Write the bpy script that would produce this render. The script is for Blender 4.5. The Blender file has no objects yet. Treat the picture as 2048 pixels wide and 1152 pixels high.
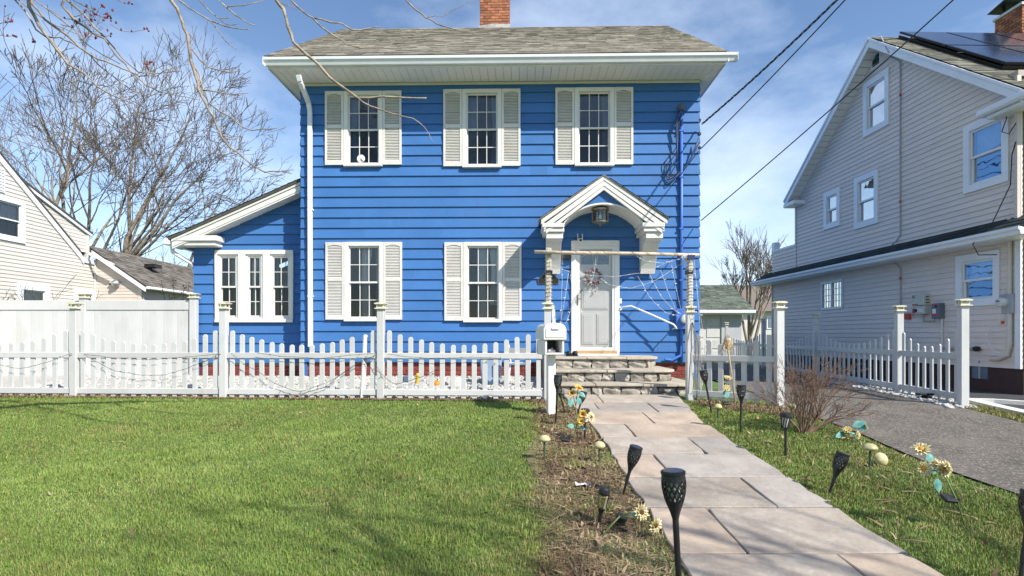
import bpy, bmesh, math, random
import numpy as np
from mathutils import Vector, Matrix
R = math.radians
scene = bpy.context.scene
COL = scene.collection

# ---------------------------------------------------------------- camera, sky, sun, exposure
F_PX, CX, HY, EYE = 1150.0, 1024.0, 672.0, 1.53        # focal length and horizon of the photograph, eye height (m)
cam = bpy.data.cameras.new('camera'); cam_ob = bpy.data.objects.new('camera', cam); COL.objects.link(cam_ob)
cam_ob.location = (0, 0, EYE); cam_ob.rotation_euler = (R(90), 0, 0)
cam.sensor_width = 36; cam.lens = 36 * F_PX / 2048; cam.shift_y = (HY - 576) / 2048; cam.clip_end = 2000; cam.clip_start = .05
scene.camera = cam_ob
SUN_AZ, SUN_EL = R(49), R(41.5)                         # sun behind the camera, to the right
SUN = Vector((math.sin(SUN_AZ) * math.cos(SUN_EL), -math.cos(SUN_AZ) * math.cos(SUN_EL), math.sin(SUN_EL)))
world = bpy.data.worlds.new('World'); scene.world = world; world.use_nodes = True
wn, wl = world.node_tree.nodes, world.node_tree.links
wn.clear()
w_out = wn.new('ShaderNodeOutputWorld'); w_bg = wn.new('ShaderNodeBackground'); w_bg.inputs[1].default_value = .124
sky = wn.new('ShaderNodeTexSky'); sky.sky_type = 'NISHITA'; sky.sun_disc = False
sky.sun_elevation = SUN_EL; sky.sun_rotation = R(131); sky.air_density = 1.0; sky.dust_density = .15; sky.ozone_density = 3.6
w_tc = wn.new('ShaderNodeTexCoord'); w_map = wn.new('ShaderNodeMapping'); w_map.inputs['Scale'].default_value = (1.0, 1.0, 2.2)
w_map.inputs['Rotation'].default_value = (R(8), R(-14), R(20))
w_n1 = wn.new('ShaderNodeTexNoise'); w_n1.inputs['Scale'].default_value = 1.9; w_n1.inputs['Detail'].default_value = 9
w_n1.inputs['Roughness'].default_value = .56; w_n1.inputs['Distortion'].default_value = .15
w_r = wn.new('ShaderNodeValToRGB'); w_r.color_ramp.elements[0].position = .46; w_r.color_ramp.elements[1].position = .80
w_r.color_ramp.elements[0].color = (0, 0, 0, 1); w_r.color_ramp.elements[1].color = (.72, .72, .72, 1)
w_mix = wn.new('ShaderNodeMixRGB'); w_mix.inputs[2].default_value = (7.0, 7.9, 9.3, 1)
wl.new(w_tc.outputs['Generated'], w_map.inputs[0]); wl.new(w_map.outputs[0], w_n1.inputs['Vector'])
wl.new(w_n1.outputs['Fac'], w_r.inputs[0]); wl.new(w_r.outputs[0], w_mix.inputs[0])
wl.new(sky.outputs[0], w_mix.inputs[1]); wl.new(w_mix.outputs[0], w_bg.inputs[0]); wl.new(w_bg.outputs[0], w_out.inputs[0])
sun = bpy.data.lights.new('sun', 'SUN'); sun.energy = 5.0; sun.angle = R(.53); sun.color = (1, .94, .84)
sun_ob = bpy.data.objects.new('sun', sun); COL.objects.link(sun_ob)
sun_ob.rotation_euler = SUN.to_track_quat('Z', 'Y').to_euler(); sun_ob.location = SUN * 30
vs = scene.view_settings; vs.view_transform = 'Standard'; vs.look = 'None'; vs.gamma = 1; vs.use_curve_mapping = False; vs.exposure = .56
scene.cycles.max_bounces = 8; scene.cycles.diffuse_bounces = 3; scene.cycles.glossy_bounces = 3
scene.cycles.transparent_max_bounces = 16; scene.cycles.caustics_reflective = False; scene.cycles.caustics_refractive = False
scene.cycles.use_denoising = True

# ---------------------------------------------------------------- helpers
rng = random.Random(7)
def G(x, y):                                            # height of the ground: the lot climbs gently to the house
    z = .063 * max(-3.0, min(y, 8.5))
    if y > 8.5:
        k = min(1, max(0, (4.3 - x) / .5))
        z += .063 * (min(y, 11.2) - 8.5) * k
    return z
def at(px, py, Y): return ((px - CX) * Y / F_PX, Y, EYE + (HY - py) * Y / F_PX)
def gpt(px, py):                                        # the ground point seen at a pixel of the front yard
    Y = EYE / ((py - HY) / F_PX + .063); return ((px - CX) * Y / F_PX, Y)

class Frame:
    def __init__(s, ox, oy, deg, oz=0):
        s.o = (ox, oy, oz); s.a = R(deg); s.ex = (math.cos(s.a), math.sin(s.a)); s.ey = (-s.ex[1], s.ex[0])
    def uz(s, px, py, d=0):
        k = (px - CX) / F_PX; oy = s.o[1] + d * s.ey[1]; ox = s.o[0] + d * s.ey[0]
        u = (k * oy - ox) / (s.ex[0] - k * s.ex[1]); Y = oy + u * s.ex[1]
        return u, EYE + (HY - py) * Y / F_PX - s.o[2]
    def empty(s, name):
        e = bpy.data.objects.new(name, None); COL.objects.link(e); e.location = s.o; e.rotation_euler = (0, 0, s.a); e.empty_display_size = .2
        return e

def empty(name, loc=(0, 0, 0), rz=0, rx=0, ry=0, parent=None):
    e = bpy.data.objects.new(name, None); COL.objects.link(e); e.location = loc; e.rotation_euler = (rx, ry, rz); e.empty_display_size = .1
    e.parent = parent
    return e
def tag(o, label=None, cat=None, group=None, kind=None):
    if label: o['label'] = label
    if cat: o['category'] = cat
    if group: o['group'] = group
    if kind: o['kind'] = kind
    return o
def put(name, me, parent=None, loc=None):
    o = bpy.data.objects.new(name, me); COL.objects.link(o); o.parent = parent
    if loc is not None: o.location = loc
    return o
def copy_tree(o, parent=None, mats=None):
    c = o.copy(); COL.objects.link(c); c.parent = parent
    for ch in list(o.children): copy_tree(ch, c)
    return c

class MB:
    def __init__(s): s.v = []; s.f = []
    def quad(s, *p):
        n = len(s.v); s.v += [tuple(q) for q in p]; s.f.append(tuple(range(n, n + len(p)))); return s
    def box(s, x0, x1, y0, y1, z0, z1):
        n = len(s.v)
        s.v += [(x, y, z) for z in (z0, z1) for x, y in ((x0, y0), (x1, y0), (x1, y1), (x0, y1))]
        s.f += [tuple(n + i for i in q) for q in ((0, 3, 2, 1), (4, 5, 6, 7), (0, 1, 5, 4), (1, 2, 6, 5), (2, 3, 7, 6), (3, 0, 4, 7))]
        return s
    def prism(s, pts, plane, a, b):
        n = len(s.v); k = len(pts)
        def P(p, t):
            if plane == 'xz': return (p[0], t, p[1])
            if plane == 'yz': return (t, p[0], p[1])
            return (p[0], p[1], t)
        s.v += [P(p, a) for p in pts] + [P(p, b) for p in pts]
        s.f.append(tuple(range(n, n + k))); s.f.append(tuple(range(n + 2 * k - 1, n + k - 1, -1)))
        for i in range(k): j = (i + 1) % k; s.f.append((n + i, n + j, n + k + j, n + k + i))
        return s
    def bar(s, p, q, w, h=None, up=(0, 0, 1)):
        h = h or w; p, q = Vector(p), Vector(q); d = (q - p).normalized(); up = Vector(up)
        if abs(d.dot(up)) > .98: up = Vector((0, 1, 0))
        a = d.cross(up).normalized() * w / 2; b = a.normalized().cross(d).normalized() * h / 2; n = len(s.v)
        s.v += [tuple(c + x) for c in (p, q) for x in (-a - b, a - b, a + b, -a + b)]
        s.f += [tuple(n + i for i in qd) for qd in ((0, 3, 2, 1), (4, 5, 6, 7), (0, 1, 5, 4), (1, 2, 6, 5), (2, 3, 7, 6), (3, 0, 4, 7))]
        return s
    def tube(s, pts, r, n=8, cap=True):
        pts = [Vector(p) for p in pts]; m = len(pts); rr = r if isinstance(r, (list, tuple)) else [r] * m
        base = len(s.v); prev = None
        for i, p in enumerate(pts):
            d = (pts[min(i + 1, m - 1)] - pts[max(i - 1, 0)])
            d = d.normalized() if d.length > 1e-9 else Vector((0, 0, 1))
            if prev is None:
                a = d.orthogonal().normalized()
            else:
                a = prev - d * prev.dot(d); a = a.normalized() if a.length > 1e-6 else d.orthogonal().normalized()
            prev = a; b = d.cross(a)
            for k in range(n):
                t = 2 * math.pi * k / n; s.v.append(tuple(p + (a * math.cos(t) + b * math.sin(t)) * rr[i]))
        for i in range(m - 1):
            for k in range(n):
                q = base + i * n; s.f.append((q + k, q + (k + 1) % n, q + n + (k + 1) % n, q + n + k))
        if cap:
            s.f.append(tuple(base + k for k in reversed(range(n)))); s.f.append(tuple(base + (m - 1) * n + k for k in range(n)))
        return s
    def lathe(s, prof, c=(0, 0, 0), n=16, axis='z', cap=True):
        base = len(s.v)
        for r, h in prof:
            for k in range(n):
                t = 2 * math.pi * k / n; x, y = r * math.cos(t), r * math.sin(t)
                p = (x, y, h) if axis == 'z' else (x, h, y) if axis == 'y' else (h, x, y)
                s.v.append((c[0] + p[0], c[1] + p[1], c[2] + p[2]))
        for i in range(len(prof) - 1):
            for k in range(n):
                q = base + i * n; s.f.append((q + k, q + (k + 1) % n, q + n + (k + 1) % n, q + n + k))
        if cap:
            s.f.append(tuple(base + k for k in range(n))); s.f.append(tuple(base + (len(prof) - 1) * n + k for k in range(n)))
        return s
    def ball(s, c, rx, ry=None, rz=None, n=8, m=6):
        ry = ry or rx; rz = rz or rx; base = len(s.v)
        for i in range(m + 1):
            a = math.pi * i / m - math.pi / 2
            for k in range(n):
                t = 2 * math.pi * k / n
                s.v.append((c[0] + rx * math.cos(a) * math.cos(t) , c[1] + ry * math.cos(a) * math.sin(t), c[2] + rz * math.sin(a)))
        for i in range(m):
            for k in range(n):
                q = base + i * n; s.f.append((q + k, q + (k + 1) % n, q + n + (k + 1) % n, q + n + k))
        return s
    def mesh(s, name, mat, bevel=0, smooth=False, clean=True):
        me = bpy.data.meshes.new(name); me.from_pydata(s.v, [], s.f)
        if clean:
            bm = bmesh.new(); bm.from_mesh(me)
            bmesh.ops.remove_doubles(bm, verts=bm.verts, dist=1e-5)
            bmesh.ops.recalc_face_normals(bm, faces=bm.faces)
            if bevel:
                es = [e for e in bm.edges if len(e.link_faces) == 2 and e.calc_face_angle(0) > .5]
                bmesh.ops.bevel(bm, geom=es, offset=bevel, segments=1, affect='EDGES', clamp_overlap=True)
            bm.to_mesh(me); bm.free()
        if smooth: me.polygons.foreach_set('use_smooth', [True] * len(me.polygons))
        if mat is not None: me.materials.append(mat)
        return me
    def build(s, name, mat, parent=None, bevel=0, smooth=False, kind=None, clean=True):
        o = put(name, s.mesh(name, mat, bevel, smooth, clean), parent)
        if kind: o['kind'] = kind
        return o

# ---------------------------------------------------------------- materials
MAT = {}
def M(name, col, rough=.6, var=.12, scale=3.0, bump=0.0, bscale=60.0, metal=0.0, spec=.4, col2=None, orand=0.0, stretch=None, attr=None, arand=.4, world_pos=False, det=6, aramp=None):
    if name in MAT: return MAT[name]
    m = bpy.data.materials.new(name); m.use_nodes = True; nt = m.node_tree; N, L = nt.nodes, nt.links
    b = N['Principled BSDF']; b.inputs['Roughness'].default_value = rough; b.inputs['Metallic'].default_value = metal
    b.inputs['Specular IOR Level'].default_value = spec
    tc = N.new('ShaderNodeTexCoord'); src = tc.outputs['Object']
    if world_pos: g = N.new('ShaderNodeNewGeometry'); src = g.outputs['Position']
    oi = N.new('ShaderNodeObjectInfo')
    if orand:
        va = N.new('ShaderNodeVectorMath'); va.operation = 'ADD'; sc = N.new('ShaderNodeVectorMath'); sc.operation = 'SCALE'
        sc.inputs[0].default_value = (17, 31, 23); L.new(oi.outputs['Random'], sc.inputs['Scale']); L.new(src, va.inputs[0]); L.new(sc.outputs[0], va.inputs[1]); src = va.outputs[0]
    mp = N.new('ShaderNodeMapping'); L.new(src, mp.inputs[0])
    if stretch: mp.inputs['Scale'].default_value = stretch
    n1 = N.new('ShaderNodeTexNoise'); n1.inputs['Scale'].default_value = scale; n1.inputs['Detail'].default_value = det; n1.inputs['Roughness'].default_value = .6
    L.new(mp.outputs[0], n1.inputs['Vector'])
    c1 = tuple(max(0, c * (1 - var)) for c in col); c2 = col2 or tuple(c * (1 + var) for c in col)
    rp = N.new('ShaderNodeValToRGB'); rp.color_ramp.elements[0].position = .32; rp.color_ramp.elements[1].position = .68
    rp.color_ramp.elements[0].color = (*c1, 1); rp.color_ramp.elements[1].color = (*c2, 1)
    L.new(n1.outputs['Fac'], rp.inputs[0]); out = rp.outputs[0]
    def scaled(out, fac_socket, amt):
        mr = N.new('ShaderNodeMapRange'); mr.inputs['To Min'].default_value = 1 - amt; mr.inputs['To Max'].default_value = 1 + amt
        L.new(fac_socket, mr.inputs['Value'])
        vm = N.new('ShaderNodeVectorMath'); vm.operation = 'SCALE'; L.new(out, vm.inputs[0]); L.new(mr.outputs[0], vm.inputs['Scale'])
        return vm.outputs[0]
    if orand: out = scaled(out, oi.outputs['Random'], orand)
    if attr:
        an = N.new('ShaderNodeAttribute'); an.attribute_name = attr
        if aramp:
            r2 = N.new('ShaderNodeValToRGB'); e = r2.color_ramp.elements
            e[0].position, e[0].color = aramp[0][0], (*aramp[0][1], 1); e[1].position, e[1].color = aramp[-1][0], (*aramp[-1][1], 1)
            for p, c in aramp[1:-1]: q = e.new(p); q.color = (*c, 1)
            L.new(an.outputs['Fac'], r2.inputs[0])
            mx = N.new('ShaderNodeMixRGB'); mx.blend_type = 'MULTIPLY'; mx.inputs[0].default_value = 1
            L.new(out, mx.inputs[1]); L.new(r2.outputs[0], mx.inputs[2]); out = mx.outputs[0]
        else: out = scaled(out, an.outputs['Fac'], arand)
    L.new(out, b.inputs['Base Color'])
    if bump:
        n2 = N.new('ShaderNodeTexNoise'); n2.inputs['Scale'].default_value = bscale; n2.inputs['Detail'].default_value = 5
        L.new(mp.outputs[0], n2.inputs['Vector'])
        bp = N.new('ShaderNodeBump'); bp.inputs['Strength'].default_value = min(1, bump); bp.inputs['Distance'].default_value = .01 * max(1, bump)
        L.new(n2.outputs['Fac'], bp.inputs['Height']); L.new(bp.outputs[0], b.inputs['Normal'])
        rr = N.new('ShaderNodeMapRange'); rr.inputs['To Min'].default_value = max(.05, rough - .1); rr.inputs['To Max'].default_value = min(1, rough + .12)
        L.new(n1.outputs['Fac'], rr.inputs['Value']); L.new(rr.outputs[0], b.inputs['Roughness'])
    MAT[name] = m
    return m
def glass(name, tint=(.86, .9, .9), refl=1.0):
    if name in MAT: return MAT[name]
    m = bpy.data.materials.new(name); m.use_nodes = True; N, L = m.node_tree.nodes, m.node_tree.links; N.clear()
    o = N.new('ShaderNodeOutputMaterial'); mx = N.new('ShaderNodeMixShader'); t = N.new('ShaderNodeBsdfTransparent'); g = N.new('ShaderNodeBsdfGlossy'); f = N.new('ShaderNodeFresnel')
    f.inputs[0].default_value = 1.55; t.inputs[0].default_value = (*tint, 1); g.inputs['Roughness'].default_value = .015
    mm = N.new('ShaderNodeMath'); mm.operation = 'MULTIPLY'; mm.inputs[1].default_value = refl; L.new(f.outputs[0], mm.inputs[0])
    tcd = N.new('ShaderNodeTexCoord'); nz = N.new('ShaderNodeTexNoise'); nz.inputs['Scale'].default_value = 2.5; bp = N.new('ShaderNodeBump'); bp.inputs['Strength'].default_value = .06
    bp.inputs['Distance'].default_value = .05; L.new(tcd.outputs['Object'], nz.inputs['Vector']); L.new(nz.outputs['Fac'], bp.inputs['Height']); L.new(bp.outputs[0], g.inputs['Normal'])
    L.new(mm.outputs[0], mx.inputs[0]); L.new(t.outputs[0], mx.inputs[1]); L.new(g.outputs[0], mx.inputs[2]); L.new(mx.outputs[0], o.inputs[0])
    MAT[name] = m
    return m

def stain(m, scale, lo, hi, col, amt=1.0, stretch=None, detail=5):      # weathering with a shape of its own, laid over a material
    N, L = m.node_tree.nodes, m.node_tree.links; b = N['Principled BSDF']; src = b.inputs['Base Color'].links[0].from_socket
    g = N.new('ShaderNodeNewGeometry'); mp = N.new('ShaderNodeMapping'); L.new(g.outputs['Position'], mp.inputs[0])
    if stretch: mp.inputs['Scale'].default_value = stretch
    v = N.new('ShaderNodeTexNoise'); v.inputs['Scale'].default_value = scale; v.inputs['Detail'].default_value = detail; v.inputs['Distortion'].default_value = .8; L.new(mp.outputs[0], v.inputs['Vector'])
    r = N.new('ShaderNodeMapRange'); r.inputs['From Min'].default_value = lo; r.inputs['From Max'].default_value = hi; r.inputs['To Max'].default_value = amt; L.new(v.outputs['Fac'], r.inputs['Value'])
    mx = N.new('ShaderNodeMixRGB'); L.new(r.outputs[0], mx.inputs[0]); L.new(src, mx.inputs[1]); mx.inputs[2].default_value = (*col, 1); L.new(mx.outputs[0], b.inputs['Base Color'])
BLUE = M('blue_siding_paint', (.054, .162, .40), .5, .10, .9, .15, 25, spec=.18, orand=.06)
WHITE = M('white_trim_paint', (.70, .685, .645), .45, .06, 2, .05, 40)
stain(BLUE, .7, .5, .75, (.07, .17, .40), .5); stain(BLUE, 3.0, .58, .8, (.075, .16, .36), .5, (1, 1, .25))
SOFFIT = M('white_soffit_vinyl', (.86, .845, .81), .5, .04, 3)
CREAM = M('cream_shutter_vinyl', (.66, .64, .60), .5, .06, 3, .05, 50, orand=.04)
VINYL = M('white_vinyl_fence', (.56, .56, .55), .38, .05, 2.2, .04, 30, orand=.05)
stain(VINYL, 2.6, .55, .8, (.42, .40, .35), .45, (1, 1, .35))
CAPV = M('yellowed_post_cap', (.66, .63, .48), .5, .14, 14)
GUTTER = M('white_aluminium', (.74, .75, .77), .35, .05, 2)
PANE = glass('window_glass', (.88, .91, .91), 2.0)
SCREEN = glass('screened_glass', (.58, .59, .60), 1.1)
STORM = glass('storm_door_glass', (.985, .985, .985), .5)
ROOM = M('room_plaster', (.42, .38, .33), .9)
DARKM = M('black_plastic', (.018, .018, .02), .42, .25, 20, .1, 90)
WOOD = M('weathered_wood', (.42, .33, .23), .85, .3, 6, .5, 40, stretch=(12, 12, 1))
SHING = M('grey_brown_shingle', (.285, .258, .212), .93, .2, 7, .6, 160, attr='tone', arand=.28)
SHING_D = M('dark_shingle', (.14, .125, .11), .93, .25, 7, .6, 160, attr='tone', arand=.4)
SHING_G = M('green_shingle', (.10, .12, .095), .93, .25, 7, .6, 160, attr='tone', arand=.42)
DECK = M('roof_edge', (.30, .268, .215), .9, .2, 9)
SHING_B = M('grey_green_shingle', (.15, .148, .118), .93, .25, 7, .6, 160, attr='tone', arand=.42)
SHING_N = M('dark_green_shingle', (.02, .032, .032), .9, .25, 7, .6, 160, attr='tone', arand=.4)
BRICK = M('chimney_brick', (.33, .125, .065), .88, .28, 9, .5, 70, orand=.38)
MORTAR = M('mortar', (.30, .255, .21), .95, .15, 12, .5, 60)
REDB = M('painted_red_brick', (.215, .04, .034), .8, .18, 6, .3, 60, orand=.2)
CURT = M('white_curtain', (.74, .74, .73), .9, .08, 5)
CURT_B = M('blue_grey_curtain', (.16, .23, .33), .9, .15, 5)
CURT_T = M('tan_drape', (.36, .30, .23), .9, .15, 5)
BEIGE = M('beige_vinyl_siding', (.72, .625, .565), .5, .05, 2, .06, 30, orand=.04)
CREAMS = M('cream_vinyl_siding', (.60, .575, .54), .5, .05, 2, .06, 30, orand=.04)
PINKS = M('pinkish_vinyl_siding', (.60, .525, .475), .5, .05, 2, .06, 30, orand=.04)
TRIMW = M('bright_white_trim', (.76, .78, .82), .4, .04, 2)
METAL = M('galvanised_metal', (.42, .43, .44), .38, .12, 9, metal=.75)
GREYP = M('grey_conduit', (.36, .37, .40), .5, .1, 8)
BARK = M('grey_bark', (.215, .18, .14), .92, .35, 8, .7, 40)
BARK_L = M('street_tree_bark', (.27, .222, .175), .85, .5, 14, .7, 60)
TWIG = M('twig_bark', (.165, .135, .115), .9, .25, 6)
SHRUBM = M('red_brown_shrub_bark', (.215, .14, .10), .85, .35, 8)
CABLE = M('black_cable', (.03, .03, .032), .55, .2, 9)
WIRE_W = M('white_light_cord', (.72, .70, .67), .6, .1, 12)
WIRE_G = M('dark_green_cord', (.06, .065, .055), .6, .2, 12)
# ---------------------------------------------------------------- builders shared by the houses
def courses(parent, uL, uR, z0, z1, ex, mat, openings=(), out=-1, t=.024, d0=0.0, name='siding_board', joints=0, seed=1):
    """lapped siding, one object per course; uL/uR may be numbers or functions of z; out is the sign of local y that faces outwards"""
    rg = random.Random(seed)
    fL = uL if callable(uL) else (lambda z: uL); fR = uR if callable(uR) else (lambda z: uR)
    n = int(math.ceil((z1 - z0) / ex - 1e-6))
    for i in range(n):
        za, zb = z0 + i * ex, min(z1, z0 + (i + 1) * ex + .012)
        def off(z): return out * (d0 + t - (t - .002) * (z - za) / (ex + .012))
        ops = [o for o in openings if o[2] < zb and o[3] > za]
        lo, hi = min(fL(za), fL(zb)), max(fR(za), fR(zb))
        edges = sorted(c for c in {o[0] for o in ops} | {o[1] for o in ops} if lo < c < hi)
        for j in range(joints):
            c = rg.uniform(lo + .4, hi - .4)
            if all(not (o[0] - .3 < c < o[1] + .3) for o in ops): edges = sorted(edges + [c])
        edges = [None] + edges + [None]
        for a, b in zip(edges[:-1], edges[1:]):
            ca = lo if a is None else a; cb = hi if b is None else b; mid = (ca + cb) / 2
            rngs = [(za, zb)]
            for o in ops:
                if o[0] < mid < o[1]:
                    nr = []
                    for r0, r1 in rngs:
                        if o[2] > r0: nr.append((r0, min(r1, o[2])))
                        if o[3] < r1: nr.append((max(r0, o[3]), r1))
                    rngs = [r for r in nr if r[1] - r[0] > .002]
            for r0, r1 in rngs:
                l0 = fL(r0) if a is None else a; l1 = fL(r1) if a is None else a
                q0 = fR(r0) if b is None else b; q1 = fR(r1) if b is None else b
                if q0 - l0 < .01 and q1 - l1 < .01: continue
                if q1 < l1: l1 = q1 = (l1 + q1) / 2
                l0 += .0016 * (a is not None); l1 += .0016 * (a is not None); o0, o1 = off(r0), off(r1); bk = out * (d0 - .004)
                P = [(l0, o0, r0), (q0, o0, r0), (q1, o1, r1), (l1, o1, r1), (l0, bk, r0), (q0, bk, r0), (q1, bk, r1), (l1, bk, r1)]
                mb = MB(); k = 0; mb.v += P
                mb.f += [(k, k + 1, k + 2, k + 3), (k, k + 4, k + 5, k + 1), (k, k + 3, k + 7, k + 4), (k + 1, k + 5, k + 6, k + 2)]
                me = mb.mesh(name, mat, clean=False)
                if out > 0: me.flip_normals()
                put(name, me, parent)

def shingles(parent, O, eu, ev, L, Rn, row, tabw, mat, clip=None, thick=.011, seed=3, name='shingles', kind='stuff'):
    """rows of separate overlapping shingle tabs on a roof plane, joined: each far below ten pixels"""
    rg = np.random.default_rng(seed); O = np.array(O, float); eu = np.array(eu, float); ev = np.array(ev, float)
    nrm = np.cross(eu, ev); nrm /= np.linalg.norm(nrm)
    if nrm[2] < 0: nrm = -nrm
    V, Fc, T = [], [], []
    for i in range(int(Rn / row)):
        v0 = i * row; v1 = min(Rn, v0 + row * 1.12); u = -rg.random() * tabw
        a0, a1 = (0, L) if clip is None else clip(v0 + row / 2)
        while u < a1:
            w = tabw * (.45 + 1.1 * rg.random()); ua, ub = max(a0, u), min(a1, u + w - .004); u += w
            if ub - ua < .02: continue
            th = thick * (.6 + .8 * rg.random()); dv = (rg.random() - .5) * row * .12
            p = [O + eu * ua + ev * (v0 + dv) + nrm * th, O + eu * ub + ev * (v0 + dv) + nrm * th, O + eu * ub + ev * v1 + nrm * .001, O + eu * ua + ev * v1 + nrm * .001,
                 O + eu * ua + ev * (v0 + dv) - nrm * .003, O + eu * ub + ev * (v0 + dv) - nrm * .003]
            k = len(V); V += p; Fc += [(k, k + 1, k + 2, k + 3), (k, k + 4, k + 5, k + 1)]; t = rg.random(); T += [t, t]
    me = bpy.data.meshes.new(name); me.from_pydata([tuple(p) for p in V], [], Fc)
    at_ = me.attributes.new('tone', 'FLOAT', 'FACE'); at_.data.foreach_set('value', T)
    me.materials.append(mat); o = put(name, me, parent)
    if kind: o['kind'] = kind
    return o

def curtain(parent, u0, u1, z0, z1, y, mat, gather=.0, side=0, amp=.02, seed=0, name='curtain'):
    mb = MB(); n = max(6, int((u1 - u0) / .018)); rows = 8; rg = random.Random(seed); ph = rg.random() * 6
    for j in range(rows + 1):
        z = z1 + (z0 - z1) * j / rows; k = 1 - gather * math.sin(math.pi * min(1, j / rows * 1.1)) ** 2
        for i in range(n + 1):
            t = i / n; uu = u0 + (u1 - u0) * (t * k if side <= 0 else 1 - (1 - t) * k)
            mb.v.append((uu, y + amp * math.sin(ph + t * (u1 - u0) * 70 + .6 * math.sin(j)), z))
    for j in range(rows):
        for i in range(n): q = j * (n + 1) + i; mb.f.append((q, q + 1, q + n + 2, q + n + 1))
    return mb.build(name, mat, parent, smooth=True, clean=False)

def dh_window(parent, u0, u1, z0, z1, out=-1, trim=.075, cols=3, rows=2, trim_mat=None, sash_mat=None, curtains=(), sill=True, lower_screen=True, casing_t=.035, base=.02, rail=.5, sill_ext=.0, pane_mat=None, trim_top=None, sash_w=.034, mats=None):
    """a double-hung window: casing is the part; sill, sashes, panes, muntins and curtains are its sub-parts. u0..z1 is the outside of the casing"""
    tm = trim_mat or WHITE; sm = sash_mat or WHITE; s = out
    def Y(d): return s * d
    def bx(mb, a, b, d0, d1, c, d): y0, y1 = sorted((Y(d0), Y(d1))); mb.box(a, b, y0, y1, c, d)
    tt = trim_top or trim; sb = .062 if sill else trim; f = base + casing_t
    mb = MB()
    bx(mb, u0, u0 + trim, -.09, f, z0 + sb, z1); bx(mb, u1 - trim, u1, -.09, f, z0 + sb, z1)
    bx(mb, u0 + trim, u1 - trim, -.09, f, z1 - tt, z1)
    if not sill: bx(mb, u0 + trim, u1 - trim, -.09, f, z0 + sb, z0 + sb + .002); bx(mb, u0, u1, -.09, f, z0, z0 + sb)
    # back band mouldings
    bx(mb, u0 + trim - .012, u0 + trim + .012, -.03, f - .012, z0 + sb, z1 - tt + .006); bx(mb, u1 - trim - .012, u1 - trim + .012, -.03, f - .012, z0 + sb, z1 - tt + .006)
    win = mb.build('window', tm, parent, bevel=.004)
    if sill:
        mb = MB(); bx(mb, u0 - sill_ext, u1 + sill_ext, -.09, f + .035, z0, z0 + sb); mb.build('sill', tm, win, bevel=.006)
    a, b, c, d = u0 + trim, u1 - trim, z0 + sb, z1 - tt; zm = c + (d - c) * rail
    for k, (lo, hi, dep) in enumerate(((c, zm + .018, -.035), (zm - .018, d, -.008))):
        w = sash_w; mb = MB(); y0, y1 = dep - .018, dep + .018
        bx(mb, a, a + w, y0, y1, lo, hi); bx(mb, b - w, b, y0, y1, lo, hi); bx(mb, a + w, b - w, y0, y1, lo, lo + w); bx(mb, a + w, b - w, y0, y1, hi - w, hi)
        mb.build('sash', sm, win, bevel=.003)
        ga, gb, gc, gd = a + w, b - w, lo + w, hi - w
        if cols * rows > 1:
            for i in range(1, cols):
                u = ga + (gb - ga) * i / cols; mb = MB(); bx(mb, u - .007, u + .007, dep - .006, dep + .011, gc, gd); mb.build('muntin', sm, win)
            for j in range(1, rows):
                z = gc + (gd - gc) * j / rows; mb = MB(); bx(mb, ga, gb, dep - .0065, dep + .0105, z - .007, z + .007); mb.build('muntin', sm, win)
        pm = pane_mat or (SCREEN if (k == 0 and lower_screen) else PANE)
        for i in range(cols):
            for j in range(rows):
                x0, x1 = ga + (gb - ga) * i / cols, ga + (gb - ga) * (i + 1) / cols; q0, q1 = gc + (gd - gc) * j / rows, gc + (gd - gc) * (j + 1) / rows
                mb = MB(); mb.quad((x0, Y(dep), q0), (x1, Y(dep), q0), (x1, Y(dep), q1), (x0, Y(dep), q1)); mb.build('pane', pm, win, clean=False)
    for cs in curtains:
        fu0, fu1, fz0, fz1, mt, ga_, sd = cs
        curtain(win, a + (b - a) * fu0, a + (b - a) * fu1, c + (d - c) * fz0, c + (d - c) * fz1, Y(-.11), mt, ga_, sd, seed=int(u0 * 100))
    return win, (u0 + trim * .5, u1 - trim * .5, z0 + sb * .5, z1 - tt * .5)

def shutter(parent, u0, u1, z0, z1, base=.02):
    mb = MB(); t = .034; w = .042; y0, y1 = -base - t, -base - .002; zm = z0 + (z1 - z0) * .52
    mb.box(u0, u0 + w, y0, y1, z0, z1); mb.box(u1 - w, u1, y0, y1, z0, z1)
    mb.box(u0 + w, u1 - w, y0, y1, z0, z0 + .085); mb.box(u0 + w, u1 - w, y0, y1, zm - .035, zm + .035)
    # arched top rail
    n = 8; top = [(u0 + w, z1), (u0 + w, z1 - .085)] + [(u0 + w + (u1 - u0 - 2 * w) * i / n, z1 - .085 + .03 * math.sin(math.pi * i / n)) for i in range(1, n)] + [(u1 - w, z1 - .085), (u1 - w, z1)]
    mb.prism(top, 'xz', y0, y1)
    sh = mb.build('shutter', CREAM, parent, bevel=.003)
    lv = MB(); back = -base - .006
    lv.quad((u0 + w, back, z0 + .08), (u1 - w, back, z0 + .08), (u1 - w, back, z1 - .05), (u0 + w, back, z1 - .05))
    for a, b in ((z0 + .085, zm - .035), (zm + .035, z1 - .06)):
        m = int((b - a) / .029)
        for i in range(m):
            z = a + (b - a) * i / m; h = (b - a) / m
            lv.quad((u0 + w, -base - .031, z + .004), (u1 - w, -base - .031, z + .004), (u1 - w, -base - .010, z + h * .86), (u0 + w, -base - .010, z + h * .86))
            lv.quad((u0 + w, -base - .031, z + .004), (u0 + w, -base - .026, z - .001), (u1 - w, -base - .026, z - .001), (u1 - w, -base - .031, z + .004))
    lv.build('louvers', CREAM, sh, kind='stuff', clean=False)
    return sh

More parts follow.
